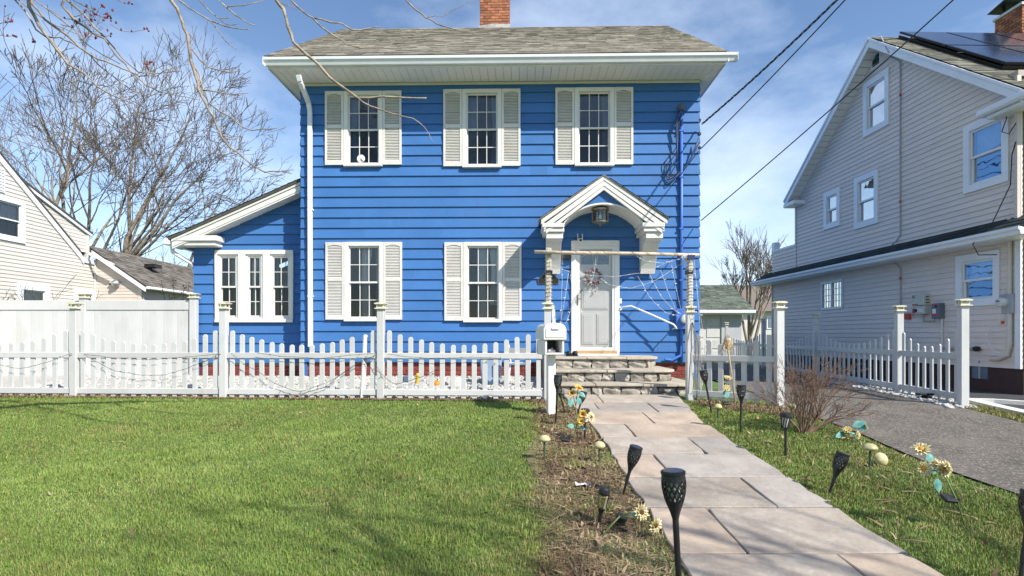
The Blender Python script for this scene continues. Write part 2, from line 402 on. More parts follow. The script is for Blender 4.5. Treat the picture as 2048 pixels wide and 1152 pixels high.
def brick_part(parent, name, x0, x1, y0, y1, z0, z1, bl=.2, bh=.062, mj=.011, faces='flr', mat=None, cap=None, seed=5):
    """a chimney or plinth: mortar core is the part, every brick a sub-part of it"""
    rg = random.Random(seed); mat = mat or BRICK; dep = .03
    core = MB().box(x0 + .012, x1 - .012, y0 + .012, y1 - .012, z0, z1).build(name, MORTAR, parent)
    def bm_(l): 
        key = ('brick', mat.name, round(l, 3))
        if key not in MESHES: MESHES[key] = MB().box(0, l, 0, dep, 0, bh).mesh('brick', mat, bevel=.004)
        return MESHES[key]
    rows = int((z1 - z0) / (bh + mj))
    for side in faces:
        L = (x1 - x0) if side in 'fb' else (y1 - y0)
        for j in range(rows):
            z = z0 + j * (bh + mj) + mj / 2; u = 0.0; first = True
            while u < L - .03:
                l = bl - mj if not (first and j % 2) else bl / 2 - mj; first = False
                l = min(l, L - u); jit = rg.uniform(-.003, .004)
                if l > .03:
                    o = put('brick', bm_(l), core)
                    if side == 'f': o.location = (x0 + u, y0 - .002 + jit, z)
                    elif side == 'b': o.location = (x1 - u, y1 + .002 + jit, z); o.rotation_euler = (0, 0, math.pi)
                    elif side == 'l': o.location = (x0 - .002 + jit, y0 + u + l, z); o.rotation_euler = (0, 0, -math.pi / 2)
                    else: o.location = (x1 + .002 + jit, y0 + u, z); o.rotation_euler = (0, 0, math.pi / 2)
                u += l + mj
    return core
MESHES = {}
def dissolve(e):
    for c in list(e.children):
        m = e.matrix_basis @ c.matrix_basis; c.parent = e.parent; c.matrix_basis = m
    bpy.data.objects.remove(e)
# ---------------------------------------------------------------- ground, driveways, path
SOIL = M('lawn_soil', (.09, .14, .035), .95, .35, 5, .8, 70, world_pos=True)
def sheet(name, rows, mat, off, nx=10, kind='structure'):
    """rows: list of (y, x0, x1); a sheet that follows the ground"""
    mb = MB()
    for y, x0, x1 in rows:
        for i in range(nx + 1): x = x0 + (x1 - x0) * i / nx; mb.v.append((x, y, G(x, y) + off))
    for j in range(len(rows) - 1):
        for i in range(nx): q = j * (nx + 1) + i; mb.f.append((q, q + 1, q + nx + 2, q + nx + 1))
    o = mb.build(name, mat, None, clean=False, smooth=True); o['kind'] = kind
    return o
xs = [-600, -200, -80, -40, -25] + [-18 + .5 * i for i in range(75)] + [22, 30, 45, 80, 200, 600]
ys = [-200, -60, -20, -8, -4, -3] + [-2 + .25 * i for i in range(60)] + [13.5, 15, 18, 24, 35, 60, 120, 300, 900]
mb = MB(); mb.v = [(x, y, G(x, y)) for y in ys for x in xs]; nx = len(xs)
mb.f = [(j * nx + i, j * nx + i + 1, (j + 1) * nx + i + 1, (j + 1) * nx + i) for j in range(len(ys) - 1) for i in range(nx - 1)]
tag(mb.build('ground', SOIL, None, clean=False, smooth=True), kind='structure')

ASPH = M('asphalt_driveway', (.125, .11, .094), .95, .3, 2.2, .9, 240, world_pos=True)
def speckled(m, scale, lo, hi, amt):                    # pale aggregate grains in worn asphalt
    N, L = m.node_tree.nodes, m.node_tree.links; b = N['Principled BSDF']; src = b.inputs['Base Color'].links[0].from_socket
    g = N.new('ShaderNodeNewGeometry'); v = N.new('ShaderNodeTexVoronoi'); v.inputs['Scale'].default_value = scale; L.new(g.outputs['Position'], v.inputs['Vector'])
    w = N.new('ShaderNodeSeparateColor'); L.new(v.outputs['Color'], w.inputs[0])
    r = N.new('ShaderNodeMapRange'); r.inputs['From Min'].default_value = lo; r.inputs['From Max'].default_value = hi; L.new(w.outputs[0], r.inputs['Value'])
    mx = N.new('ShaderNodeMixRGB'); L.new(r.outputs[0], mx.inputs[0]); L.new(src, mx.inputs[1]); mx.inputs[2].default_value = (*amt, 1); L.new(mx.outputs[0], b.inputs['Base Color'])
stain(ASPH, .8, .5, .72, (.085, .078, .07), .6); stain(ASPH, 2.7, .58, .78, (.19, .172, .15), .5)
speckled(ASPH, 70, .72, .98, (.30, .27, .235))
ASPH2 = M('newer_asphalt', (.055, .056, .06), .93, .2, 3, .8, 240, world_pos=True)
rg = random.Random(4)
DRV_L = lambda y: (3.95 - .03 * (y - 4.4) if y < 6 else 3.9) + .05 * math.sin(y * 2.1) + (.0 if y < 9 else .1)
DRV_R = lambda y: 6.33 + (y - 8.2) * .128 if y > 7.9 else 6.3 - (7.9 - y) * .02
rows = [(y, DRV_L(y), DRV_R(y)) for y in [-2 + .35 * i for i in range(80)]]
sheet('driveway', rows, ASPH, .018, 8)
sheet('neighbour_driveway', [(y, 6.9 + max(0, y - 8.2) * .11, 8.55) for y in [-2 + .5 * i for i in range(56)]], ASPH2, .012, 4)
CONC = M('white_concrete_kerb', (.6, .59, .56), .9, .12, 8, .4, 80)
for i, (a, b) in enumerate(((6.72, 6.9),)):
    mb = MB()
    rr = [(y, a + max(0, y - 8.2) * .11, b + max(0, y - 8.2) * .11) for y in [-2 + .5 * k for k in range(30)]]
    for y, x0, x1 in rr: mb.v += [(x0, y, G(x0, y) - .02), (x0, y, G(x0, y) + .05), (x1, y, G(x1, y) + .05), (x1, y, G(x1, y) - .02)]
    for j in range(len(rr) - 1):
        for k in range(3): q = j * 4 + k; mb.f.append((q, q + 1, q + 5, q + 4))
    mb.build('kerb', CONC, None)['kind'] = 'structure'
# kerb line crossing in front of the neighbour's forecourt
mb = MB()
for (x0, y0), (x1, y1) in zip([(6.55, 8.62), (7.1, 8.5), (7.9, 8.05), (9.4, 7.2)][:-1], [(7.1, 8.5), (7.9, 8.05), (9.4, 7.2)]):
    mb.bar((x0, y0, G(x0, y0) + .03), (x1, y1, G(x1, y1) + .03), .13, .07)
mb.build('kerb', CONC, None)['kind'] = 'structure'

# flagstone path: every slab is a part
FLAG = M('flagstone', (.33, .28, .235), .85, .22, 3.2, .7, 22, orand=.15, col2=(.40, .35, .30))
FLAG_W = M('flagstone_warm', (.38, .305, .24), .85, .2, 2.6, .55, 22, orand=.08)
FLAG_G = M('flagstone_grey', (.315, .285, .258), .85, .16, 2.6, .55, 22, orand=.08)
for m_ in (FLAG, FLAG_W, FLAG_G):
    stain(m_, 2.1, .52, .72, (.36, .29, .225), .55); stain(m_, 5.5, .56, .74, (.23, .205, .185), .55, (1, .55, 1)); stain(m_, 14, .6, .8, (.47, .44, .40), .5, (1, .4, 1))
JOINT = M('path_joint', (.17, .145, .11), .95, .3, 12, .7, 90, world_pos=True)
PXL = lambda y: .975 - max(0, y - 6.8) * .075
PXR = lambda y: 2.33 + max(0, y - 7.0) * .13
path = sheet('path', [(y, PXL(y) + .015, PXR(y) - .015) for y in [.6 + .25 * i for i in range(35)]], JOINT, .014, 6)
rowsY = [.7, 1.3, 2.0, 2.69, 3.387, 4.145, 4.85, 5.58, 6.27, 6.95, 7.67, 8.37, 9.06]
cutsX = [[1.5], [1.9], [1.4], [1.91], [1.397], [1.916], [1.36], [1.90], [1.354], [1.73], [1.19, 1.96], [1.33]]
FM = [FLAG, FLAG_G, FLAG, None, FLAG, FLAG, FLAG_G, FLAG, FLAG, FLAG_W, FLAG_G, FLAG]
for j, cx in enumerate(cutsX):
    y0, y1 = rowsY[j] + .014, rowsY[j + 1] - .014; ends = [None] + cx + [None]
    for k in range(len(ends) - 1):
        def XL(y): return PXL(y) + rg.uniform(-.018, .014) if ends[k] is None else ends[k] + .006
        def XR(y): return PXR(y) + rg.uniform(-.014, .018) if ends[k + 1] is None else ends[k + 1] - .006
        n = 4; pts = []
        for i in range(n + 1): x = XL(y0) + (XR(y0) - XL(y0)) * i / n; pts.append((x, y0 + rg.uniform(-.005, .005)))
        for i in range(1, n): y = y0 + (y1 - y0) * i / n; pts.append((XR(y) + rg.uniform(-.004, .004), y))
        for i in range(n + 1): x = XR(y1) + (XL(y1) - XR(y1)) * i / n; pts.append((x, y1 + rg.uniform(-.005, .005)))
        for i in range(1, n): y = y1 + (y0 - y1) * i / n; pts.append((XL(y) + rg.uniform(-.004, .004), y))
        mb = MB(); m = len(pts); tz = rg.uniform(.034, .041); tilt = rg.uniform(-.002, .002)
        mb.v = [(x, y, .063 * y + tz + tilt * (x - 1.6)) for x, y in pts] + [(x, y, .063 * y + .004) for x, y in pts]
        mb.f = [tuple(range(m))] + [(i, i + m, (i + 1) % m + m, (i + 1) % m) for i in range(m)]
        mt = FM[j] or (FLAG_W if k else FLAG)
        if (j, k) in ((4, 0), (6, 0), (8, 1)): mt = FLAG_W
        if (j, k) in ((7, 1), (5, 1), (2, 0)): mt = FLAG_G
        mb.build('flagstone', mt, path, bevel=.006)

# stone steps: treads are slabs, risers are single stones
STONE = M('grey_field_stone', (.31, .285, .245), .92, .4, 9, .9, 30, orand=.28)
SLAB = M('tread_flagstone', (.40, .355, .29), .88, .2, 4, .6, 25, orand=.1)
steps = empty('entry_steps', (1.6, 9.1, G(1.6, 9.1))); tag(steps, 'three grey stone steps with flagstone treads below the white front door', 'steps')
zb = G(1.6, 9.1); sx, sy = 1.6, 9.1
lev = [(.77, 9.12, .62, 2.98), (.96, 9.58, .6, 2.79), (1.155, 10.2, .58, 2.66)]
z_prev = .56
for i, (zt, yf, xl, xr) in enumerate(lev):
    cr = .34                                              # rounded right corner
    def outline(inset):
        p = [(xl, yf + inset)]
        x = xl
        for a in range(0, 7): t = math.pi / 2 * a / 6; p.append((xr - cr + (cr - inset) * math.sin(t), yf + cr - (cr - inset) * math.cos(t)))
        return p
    # core
    o_ = outline(.12); o_ += [(xr - .12, 11.12), (xl, 11.12)]
    MB().prism([(x - sx, y - sy) for x, y in o_], 'xy', z_prev - zb - .3, zt - zb - .05).build('core', MORTAR, steps)
    # riser stones along the front and round the corner
    pl = outline(.095); pl.append((xr - .095, 11.0))
    seg = []; 
    for a, b in zip(pl[:-1], pl[1:]): seg.append((a, b, math.dist(a, b)))
    tot = sum(s[2] for s in seg); u = 0
    def pos(u):
        for a, b, l in seg:
            if u <= l: t = u / l; return (a[0] + (b[0] - a[0]) * t, a[1] + (b[1] - a[1]) * t)
            u -= l
        return seg[-1][1]
    hs = zt - .043 - z_prev + .012
    while u < min(tot, (xr - xl) + 1.0):
        l = rg.uniform(.17, .36); a, b = pos(u + .006), pos(u + l - .006); d = Vector((b[0] - a[0], b[1] - a[1], 0)); w = d.length
        if w > .05:
            d.normalize(); nrm = Vector((d.y, -d.x, 0)); h = hs * rg.uniform(.86, .99); bm = bmesh.new(); bmesh.ops.create_cube(bm, size=1)
            bmesh.ops.subdivide_edges(bm, edges=bm.edges, cuts=2, use_grid_fill=True)
            for v in bm.verts:
                q = v.co.copy(); r_ = (abs(q.x) * 2) ** 4 + (abs(q.z) * 2) ** 4
                q.x *= 1 - .10 * (abs(q.z * 2) ** 3); q.z *= 1 - .12 * (abs(q.x * 2) ** 3); q.y *= 1 + .25 * (1 - min(1, r_))
                q += Vector((rg.uniform(-.05, .05), rg.uniform(-.14, .14), rg.uniform(-.06, .06)))
                v.co = q
            me = bpy.data.meshes.new('stone'); 
            for v in bm.verts:
                c = Vector(((a[0] + b[0]) / 2, (a[1] + b[1]) / 2, 0)) + d * v.co.x * w - nrm * (v.co.y * .11) ; v.co = Vector((c.x - sx, c.y - sy, z_prev - zb - .006 + (v.co.z + .5) * h))
            bm.to_mesh(me); bm.free(); me.materials.append(STONE); put('stone', me, steps)
        u += l
    # tread slabs
    cuts = sorted([xl] + [xl + (xr - xl) * f for f in ((.3, .62), (.45,), (.36, .7))[i]] + [xr])
    yb = lev[i + 1][1] + .06 if i < 2 else 11.2
    for k in range(len(cuts) - 1):
        a, b = cuts[k] + .004, cuts[k + 1] - .004; last = k == len(cuts) - 2
        p = [(a, yf + rg.uniform(-.015, .01))]
        for t in (.33, .66): p.append((a + (b - a) * t, yf + rg.uniform(-.015, .012)))
        if last:
            for s_ in range(0, 7): t = math.pi / 2 * s_ / 6; p.append((b - cr + cr * math.sin(t), yf + cr - cr * math.cos(t)))
            p += [(b, max(yb, 11.0) if i < 2 else yb)]
            if i < 2: p += [(lev[i + 1][3] - .08, max(yb, 11.0)), (lev[i + 1][3] - .08, yb + .3), (lev[i + 1][3] - .4, yb)]
        else: p += [(b, yf + rg.uniform(-.012, .01)), (b, yb)]
        p += [(a, yb)]
        MB().prism([(x - sx, y - sy) for x, y in p], 'xy', zt - zb - .042, zt - zb + rg.uniform(-.003, .003)).build('tread', SLAB, steps, bevel=.008)
    z_prev = zt
# ---------------------------------------------------------------- the blue house
HF = Frame(-4.176, 11.38, -1.2); house = HF.empty('blue_house')
tag(house, 'two-storey blue clapboard house with cream shutters and grey gabled roof', 'house')
W = 7.83; DEP = 7.8; Z0, ZS = 1.02, 6.52
wins, shut = [], []
for px, py0, py1 in ((727.5, 184, 334.5), (964, 180, 337), (1188, 177, 334), (728.5, 485, 643), (966, 485, 645)):
    u, zt = HF.uz(px, py0); _, zb_ = HF.uz(px, py1); wins.append((u - .385, u + .385, zb_, zt))
CW, CB = (.0, .34, 0, 1, CURT, .35, -1), (.66, 1.0, 0, 1, CURT, .3, 1)
curts = [[(0, .3, 0, 1, CURT_B, .2, -1)], [(0, .36, 0, 1, CURT_B, .15, -1), (.78, 1, 0, 1, CURT_B, .2, 1)], [(.74, 1, 0, 1, CURT_B, .2, 1)],
         [(.36, .72, 0, 1, CURT, .35, -1), (.8, 1, 0, 1, CURT_T, .2, 1)], [(.30, .68, 0, 1, CURT, .3, -1), (.7, 1, .2, 1, CURT, .2, 1)]]
ops = []
for (a, b, c, d), cu in zip(wins, curts):
    w_, op = dh_window(house, a, b, c, d, curtains=cu); ops.append(op)
    shutter(house, a - .372, a - .004, c + .035, d - .0); shutter(house, b + .004, b + .372, c + .035, d - .0)
du, dzt = HF.uz(1190, 482); _, dzb = HF.uz(1190, 703)
dzb = 1.19
door_op = (du - .44, du + .44, dzb - .2, dzt - .05); ops.append(door_op)
courses(house, 0, W, Z0, ZS, .2035, BLUE, ops, joints=2, seed=14, t=.03)
# side and back walls, brick plinth, inner floor
SIDE = MB(); SIDE.prism([(0.004, .55), (DEP, .55), (DEP, ZS), (DEP / 2, ZS + DEP / 2 * .64), (.004, ZS)], 'yz', .003, .12); SIDE.build('wall', BLUE, house)
MB().prism([(0.004, .55), (DEP, .55), (DEP, ZS), (DEP / 2, ZS + DEP / 2 * .64), (.004, ZS)], 'yz', W - .12, W - .003).build('wall', BLUE, house)
MB().box(.12, W - .12, DEP - .1, DEP, .55, ZS).build('wall', BLUE, house)
MB().box(.12, W - .12, 2.6, 2.7, 1.1, ZS).build('inner_wall', ROOM, house)
MB().box(.121, W - .121, .125, DEP - .11, 3.62, 3.8).build('floor_slab', ROOM, house)
MB().box(.121, W - .121, .01, DEP - .11, 1.08, 1.15).build('floor_slab', ROOM, house)
MB().box(.121, W - .121, .01, DEP - .11, 6.53, 6.56).build('ceiling', ROOM, house)
for e_ in (0, W):
    s_ = -1 if e_ == 0 else 1; fr = empty('wall_siding', (e_, 0 if s_ < 0 else 0, 0), parent=house)
    fr.rotation_euler = (0, 0, -math.pi / 2 if s_ < 0 else math.pi / 2)
    if s_ < 0: courses(fr, -DEP, 0, Z0, ZS, .2035, BLUE, out=-1, name='siding_board')
    else: courses(fr, 0, DEP, Z0, ZS, .2035, BLUE, out=-1, name='siding_board')
# (the gable-end boards hang straight off the house)
for e_ in [c for c in house.children if c.name.startswith('wall_siding')]: dissolve(e_)
brick_part(house, 'plinth', 0.01, W - .01, .03, .3, .38, Z0 - .002, bl=.205, bh=.066, faces='f', mat=REDB, seed=8)
# soffit, fascia, gutter
OV = .66; ZE = ZS + .035
pm = MB().box(0, .146, -OV, -.002, 0, .012).mesh('soffit_panel', SOFFIT, bevel=.003)
xL, xR = -.34, W + .26
n = int((xR - xL) / .15)
for i in range(n): put('soffit_panel', pm, house, (xL + i * (xR - xL) / n, 0, ZS))
MB().box(xL - .02, xR + .02, -OV - .02, -OV, ZS - .012, ZE + .13).build('fascia', WHITE, house, bevel=.004)
MB().box(-.002, W + .002, -.026, -.004, ZS - .055, ZS - .002).build('frieze', WHITE, house)
gz = ZS + .02
prof = [(-OV - .022, gz), (-OV - .085, gz), (-OV - .10, gz + .035), (-OV - .105, gz + .06), (-OV - .135, gz + .085), (-OV - .14, gz + .13), (-OV - .132, gz + .135), (-OV - .128, gz + .09), (-OV - .09, gz + .05), (-OV - .08, gz + .008), (-OV - .022, gz + .008)]
MB().prism(prof, 'yz', xL - .06, xR + .2).build('gutter', GUTTER, house)
MB().box(xL - .062, xL - .056, -OV - .14, -OV - .02, gz, gz + .135).box(xR + .196, xR + .202, -OV - .14, -OV - .02, gz, gz + .135).build('gutter_end', GUTTER, house)
for s_, e0, e1 in ((-1, xL, -.003), (1, W + .003, xR)):      # cornice returns along the gable ends
    MB().box(min(e0, e1), max(e0, e1), -.001, 2.3, ZS - .001, ZS + .012).build('return_soffit', SOFFIT, house)
    ex = e0 if s_ < 0 else e1
    MB().box(ex - .02 if s_ < 0 else ex, ex if s_ < 0 else ex + .02, -OV - .001, 2.3, ZS - .015, ZE + .15).build('return_fascia', WHITE, house)
# downspout at the left corner
dp = []
for px, py, d in ((597, 150, -.70), (600, 163, -.66), (617, 205, -.12), (620, 222, -.07), (620, 400, -.07), (621, 694, -.07)):
    u, z = HF.uz(px, py, d); dp.append((u, d, z))
mb = MB()
for a, b in zip(dp[:-1], dp[1:]): mb.bar(a, b, .085, .065, up=(0, 1, 0))
ds = mb.build('downspout', GUTTER, house, bevel=.006)
for z in (2.3, 4.0): MB().box(dp[-1][0] - .05, dp[-1][0] + .05, -.103, -.02, z, z + .03).build('strap', GUTTER, ds)
# roof
SL = .64; YR = DEP / 2; er = -OV - .10; zr0 = ZE + .135; ridge_z = zr0 + SL * (YR - er); sl = math.hypot(1, SL)
mb = MB(); mb.prism([(er, zr0 - .02), (er, zr0), (YR, ridge_z), (DEP - er, zr0), (DEP - er, zr0 - .02), (YR, ridge_z - .14)], 'yz', xL - .03, xR + .03)
roof = mb.build('roof', SHING, house)
shingles(roof, (xL - .045, er - .02, zr0 + .004), (1, 0, 0), (0, 1 / sl, SL / sl), xR - xL + .09, (YR - er) * sl + .02, .14, .26, SHING)
for i in range(36):                                         # ridge caps
    x = xL - .04 + i * (xR - xL + .08) / 36
    mb = MB(); w_ = (xR - xL + .08) / 36 + .02; mb.quad((x, YR - .13, ridge_z - .068), (x + w_, YR - .13, ridge_z - .074), (x + w_, YR, ridge_z + .014), (x, YR, ridge_z + .02)); mb.quad((x, YR, ridge_z + .02), (x + w_, YR, ridge_z + .014), (x + w_, YR + .13, ridge_z - .074), (x, YR + .13, ridge_z - .068)); mb.build('ridge_cap', SHING, roof, clean=False)
for x in (xL - .05, xR + .03):                                 # rake boards
    mb = MB(); mb.prism([(er, zr0 - .17), (er, zr0 - .005), (YR, ridge_z - .005), (YR, ridge_z - .17)], 'yz', x, x + .02); mb.build('rake_board', WHITE, house)
cu0, _ = HF.uz(962, 20, YR + .45); cu1, _ = HF.uz(1019, 20, YR + .45)
ch = brick_part(house, 'chimney', cu0, cu1, YR + .1, YR + .85, ridge_z - .5, ridge_z + 1.9, faces='flr', seed=2)
FLASH = M('chimney_flashing', (.42, .40, .38), .6, .3, 10, .3, 40)
mb = MB(); mb.prism([(cu0 - .03, ridge_z - .5), (cu1 + .03, ridge_z - .5), (cu1 + .03, ridge_z + .14), (cu0 + .3, ridge_z + .15), (cu0 - .03, ridge_z + .09)], 'xz', YR + .06, YR + .09); mb.build('flashing', FLASH, ch)

# ---- front door with storm door
FRM = M('door_white', (.74, .73, .71), .4, .04, 3)
o = MB(); dw = .47
o.box(du - dw, du - dw + .09, -.06, .1, dzb, dzt); o.box(du + dw - .09, du + dw, -.06, .1, dzb, dzt); o.box(du - dw + .09, du + dw - .09, -.06, .1, dzt - .1, dzt)
door = o.build('door', FRM, house, bevel=.006)
a, b, z0, z1 = du - dw + .09, du + dw - .09, dzb + .055, dzt - .1
o = MB(); o.box(a, a + .075, -.05, -.022, z0, z1); o.box(b - .05, b, -.05, -.022, z0, z1); o.box(a + .075, b - .05, -.05, -.022, z0, z0 + .06); o.box(a + .075, b - .05, -.05, -.022, z1 - .07, z1); o.build('storm_frame', FRM, door, bevel=.004)
MB().quad((a + .07, -.036, z0 + .05), (b - .045, -.036, z0 + .05), (b - .045, -.036, z1 - .06), (a + .07, -.036, z1 - .06)).build('storm_pane', STORM, door, clean=False)
zl0, zl1 = z1 - .36, z1 - .14; lw = .27
o = MB(); o.box(a + .005, b - .005, .0, .04, z0, zl0); o.box(a + .005, du - lw, .0, .04, zl0, zl1); o.box(du + lw, b - .005, .0, .04, zl0, zl1); o.box(a + .005, b - .005, .0, .04, zl1, z1)
o.build('door_slab', FRM, door)
for (p0, p1, q0, q1) in ((-.26, -.03, .12, .72), (.03, .26, .12, .72), (-.26, .26, .8, 1.42)):
    o = MB(); o.prism([(du + p0, z0 + q0), (du + p1, z0 + q0), (du + p1, z0 + q1), (du + p0, z0 + q1)], 'xz', -.012, -.001); o.prism([(du + p0 + .03, z0 + q0 + .03), (du + p1 - .03, z0 + q0 + .03), (du + p1 - .03, z0 + q1 - .03), (du + p0 + .03, z0 + q1 - .03)], 'xz', -.02, -.0125); o.build('door_panel', FRM, door, bevel=.008)
LITE = M('door_lite_glass', (.16, .21, .28), .15, .3, 9, spec=.8)
arc = [(du - lw + .02, zl0 + .02)] + [(du + (lw - .02) * math.cos(t), zl1 - .06 + .05 * math.sin(t)) for t in [math.pi * i / 10 for i in range(11)]][::-1] + [(du + lw - .02, zl0 + .02)]
MB().prism([(du - lw, zl0), (du + lw, zl0), (du + lw, zl1), (du - lw, zl1)], 'xz', .005, .03).build('door_lite', LITE, door)
o = MB()
for i in range(11):
    t0, t1 = math.pi * i / 11, math.pi * (i + 1) / 11; o.bar((du + lw * .93 * math.cos(t0), -.004, zl1 - .07 + .055 * math.sin(t0)), (du + lw * .93 * math.cos(t1), -.004, zl1 - .07 + .055 * math.sin(t1)), .012)
o.bar((du - .03, -.004, zl0), (du - .05, -.004, zl1 - .02), .01); o.bar((du + .03, -.004, zl0), (du + .05, -.004, zl1 - .02), .01); o.build('lite_grille', FRM, door)
BRASS = M('worn_brass', (.33, .27, .18), .35, .2, 20, metal=.8)
o = MB(); o.box(a + .025, a + .05, -.062, -.05, 2.13, 2.33); o.tube([(a + .037, -.06, 2.25), (a + .037, -.10, 2.25), (a + .10, -.105, 2.25)], .009); o.build('handle', BRASS, door, bevel=.003)
o = MB(); o.lathe([(.022, 0), (.022, -.02), (.012, -.03)], (a + .12, -.001, 2.42), 10, 'y'); o.build('lock', BRASS, door)
THR = M('oak_threshold', (.42, .27, .12), .55, .2, 8, .2, 50)
MB().box(du - dw + .05, du + dw - .05, -.12, .09, dzb, dzb + .05).build('threshold', THR, door, bevel=.006)
MB().box(du - dw + .02, du + dw - .02, -.16, -.0, dzb - .05, dzb - .001).build('sub_sill', FRM, door)

# ---- door hood: gabled roof on two brackets with a barrel-vaulted underside
hd = -.72
hu0, hze = HF.uz(1082, 440, hd); hu1, _ = HF.uz(1334, 440, hd); huc = (hu0 + hu1) / 2; hh = (hu1 - hu0) / 2; _, hza = HF.uz(1208, 352, hd)
vr = .725; spring = 3.60; vtop = 3.955; rise = vtop - spring; rad = (vr * vr + rise * rise) / (2 * rise)
def vault(t): x = -vr + 2 * vr * t; return huc + x, spring + math.sqrt(rad * rad - x * x) - (rad - rise)
hood = empty('door_hood', (0, 0, 0), parent=house)
o = MB()                                                       # vault soffit
n = 24
for i in range(n):
    (xa, za), (xb, zb2) = vault(i / n), vault((i + 1) / n); o.quad((xa, hd + .05, za), (xb, hd + .05, zb2), (xb, -.004, zb2), (xa, -.004, za))
o.build('vault', SOFFIT, hood, smooth=True)
sl_h = (hza - hze) / hh
# blue tympanum between vault and rakes
o = MB(); k = len(o.v)
for i in range(n):
    (xa, za), (xb, zb2) = vault(i / n), vault((i + 1) / n); ra, rb_ = hza - .06 - abs(xa - huc) * sl_h, hza - .06 - abs(xb - huc) * sl_h
    ra, rb_ = max(ra, za), max(rb_, zb2)
    o.quad((xa, hd + .06, za), (xb, hd + .06, zb2), (xb, hd + .06, rb_), (xa, hd + .06, ra))
o.build('tympanum', BLUE, hood, clean=False)
# white arch band on the front edge
o = MB()
for i in range(n):
    (xa, za), (xb, zb2) = vault(i / n), vault((i + 1) / n)
    o.quad((xa, hd + .048, za), (xb, hd + .048, zb2), (xb, hd + .048, zb2 + .03), (xa, hd + .048, za + .03)); o.quad((xa, hd + .048, za), (xb, hd + .048, zb2), (xb, hd + .062, zb2), (xa, hd + .062, za))
o.build('arch_band', WHITE, hood, clean=False)
for s_ in (-1, 1):
    # stepped crown moulding along the rake
    for (w_, t0, t1, e_) in ((.085, 0.0, .05, 0), (.10, .085, .04, -.05), (.07, .185, .03, -.09)):
        o = MB(); top0, top1 = t0, t0 + w_
        p = [(huc + s_ * (hh + e_), hze - top1 + .0), (huc + s_ * (hh + e_), hze - top0), (huc, hza - top0), (huc, hza - top1)]
        o.prism(p, 'xz', hd - t1 + .02, hd + .06); o.build('rake_moulding', WHITE, hood, bevel=.004)
    # roof slope
    o = MB(); p = [(huc + s_ * (hh + .03), hze + .0), (huc + s_ * (hh + .03), hze + .014), (huc, hza + .016), (huc, hza + .002)]; o.prism(p, 'xz', hd - .05, -.001); hr = o.build('roof', DECK, hood)
    ln = math.hypot(hh + .03, hza - hze); ev = (-s_ * (hh + .03) / ln, 0, (hza - hze + .005) / ln)
    shingles(hood, (huc + s_ * (hh + .035), (hd - .06), hze + .015), (0, 1, 0), ev, -hd + .05, ln, .13, .22, SHING, seed=11 + s_)
    # eave block and bracket
    xo = huc + s_ * (hh - .045); xi = huc + s_ * (vr - .0)
    lo, hi = min(xo, xi), max(xo, xi)
    o = MB(); o.box(lo - .03, hi + .0, hd - .03, -.004, hze - .14, hze - .06); o.build('eave_block', WHITE, hood, bevel=.01)
    o = MB(); o.box(lo, hi, hd + .0, -.004, hze - .22, hze - .141); o.build('eave_block', WHITE, hood, bevel=.01)
    bl, bh_ = (lo + .05, hi - .02)
    prf = [(-.004, hze - .221), (hd + .05, hze - .221), (hd + .05, hze - .33), (hd + .085, hze - .36)]
    for i in range(9): t = i / 8; prf.append((hd + .085 + (.50) * t ** .75, hze - .37 - .46 * t ** 1.6))
    prf += [(-.10, hze - .93), (-.10, 2.80), (-.004, 2.80)]
    o = MB(); o.prism(prf, 'yz', bl + .015, bh_ - .015); o.build('bracket', WHITE, hood, bevel=.006)
    o = MB(); o.box(bl, bh_, hd + .035, hd + .13, hze - .335, hze - .225); o.build('bracket_block', WHITE, hood, bevel=.006)
# hanging glass lantern under the hood
lu, lz = huc - .03, vtop - .01
lan = empty('hood_lantern', (0, 0, 0)); lan.parent = None; lan.matrix_world = Matrix.Translation(HF.o) @ Matrix.Rotation(HF.a, 4, 'Z') @ Matrix.Translation((lu, hd / 2 - .08, lz)); tag(lan, 'round clear glass lantern with bronze rim under the door hood', 'lantern')
BRZ = M('bronze', (.30, .25, .17), .35, .25, 18, metal=.85)
o = MB(); o.lathe([(.05, .0), (.13, -.012), (.165, -.03), (.165, -.055), (.15, -.065)], n=24); o.build('canopy', BRZ, lan, smooth=False)
o = MB(); o.lathe([(.145, -.06), (.145, -.27)], n=24, cap=False); o.build('glass_cylinder', glass('lantern_glass', (.85, .87, .86), 1.6), lan, smooth=True)
o = MB(); o.lathe([(.15, -.268), (.15, -.285), (.11, -.295)], n=24, cap=False)
for a_ in range(6): t = a_ * math.pi / 3; o.tube([(.148 * math.cos(t), .148 * math.sin(t), -.06), (.148 * math.cos(t), .148 * math.sin(t), -.28)], .006, 5)
for a_ in range(3): t = a_ * math.pi / 3; o.tube([(.145 * math.cos(t), .145 * math.sin(t), -.285), (0, 0, -.32), (-.145 * math.cos(t), -.145 * math.sin(t), -.285)], .005, 5)
o.lathe([(.02, -.31), (.025, -.33), (.008, -.36)], n=10); o.build('cage', BRZ, lan)
o = MB(); o.lathe([(.012, -.06), (.012, -.12), (.03, -.15), (.033, -.18), (.015, -.215), (.0, -.22)], n=12); o.build('bulb', M('frosted_bulb', (.8, .8, .76), .3, .03), lan, smooth=True)

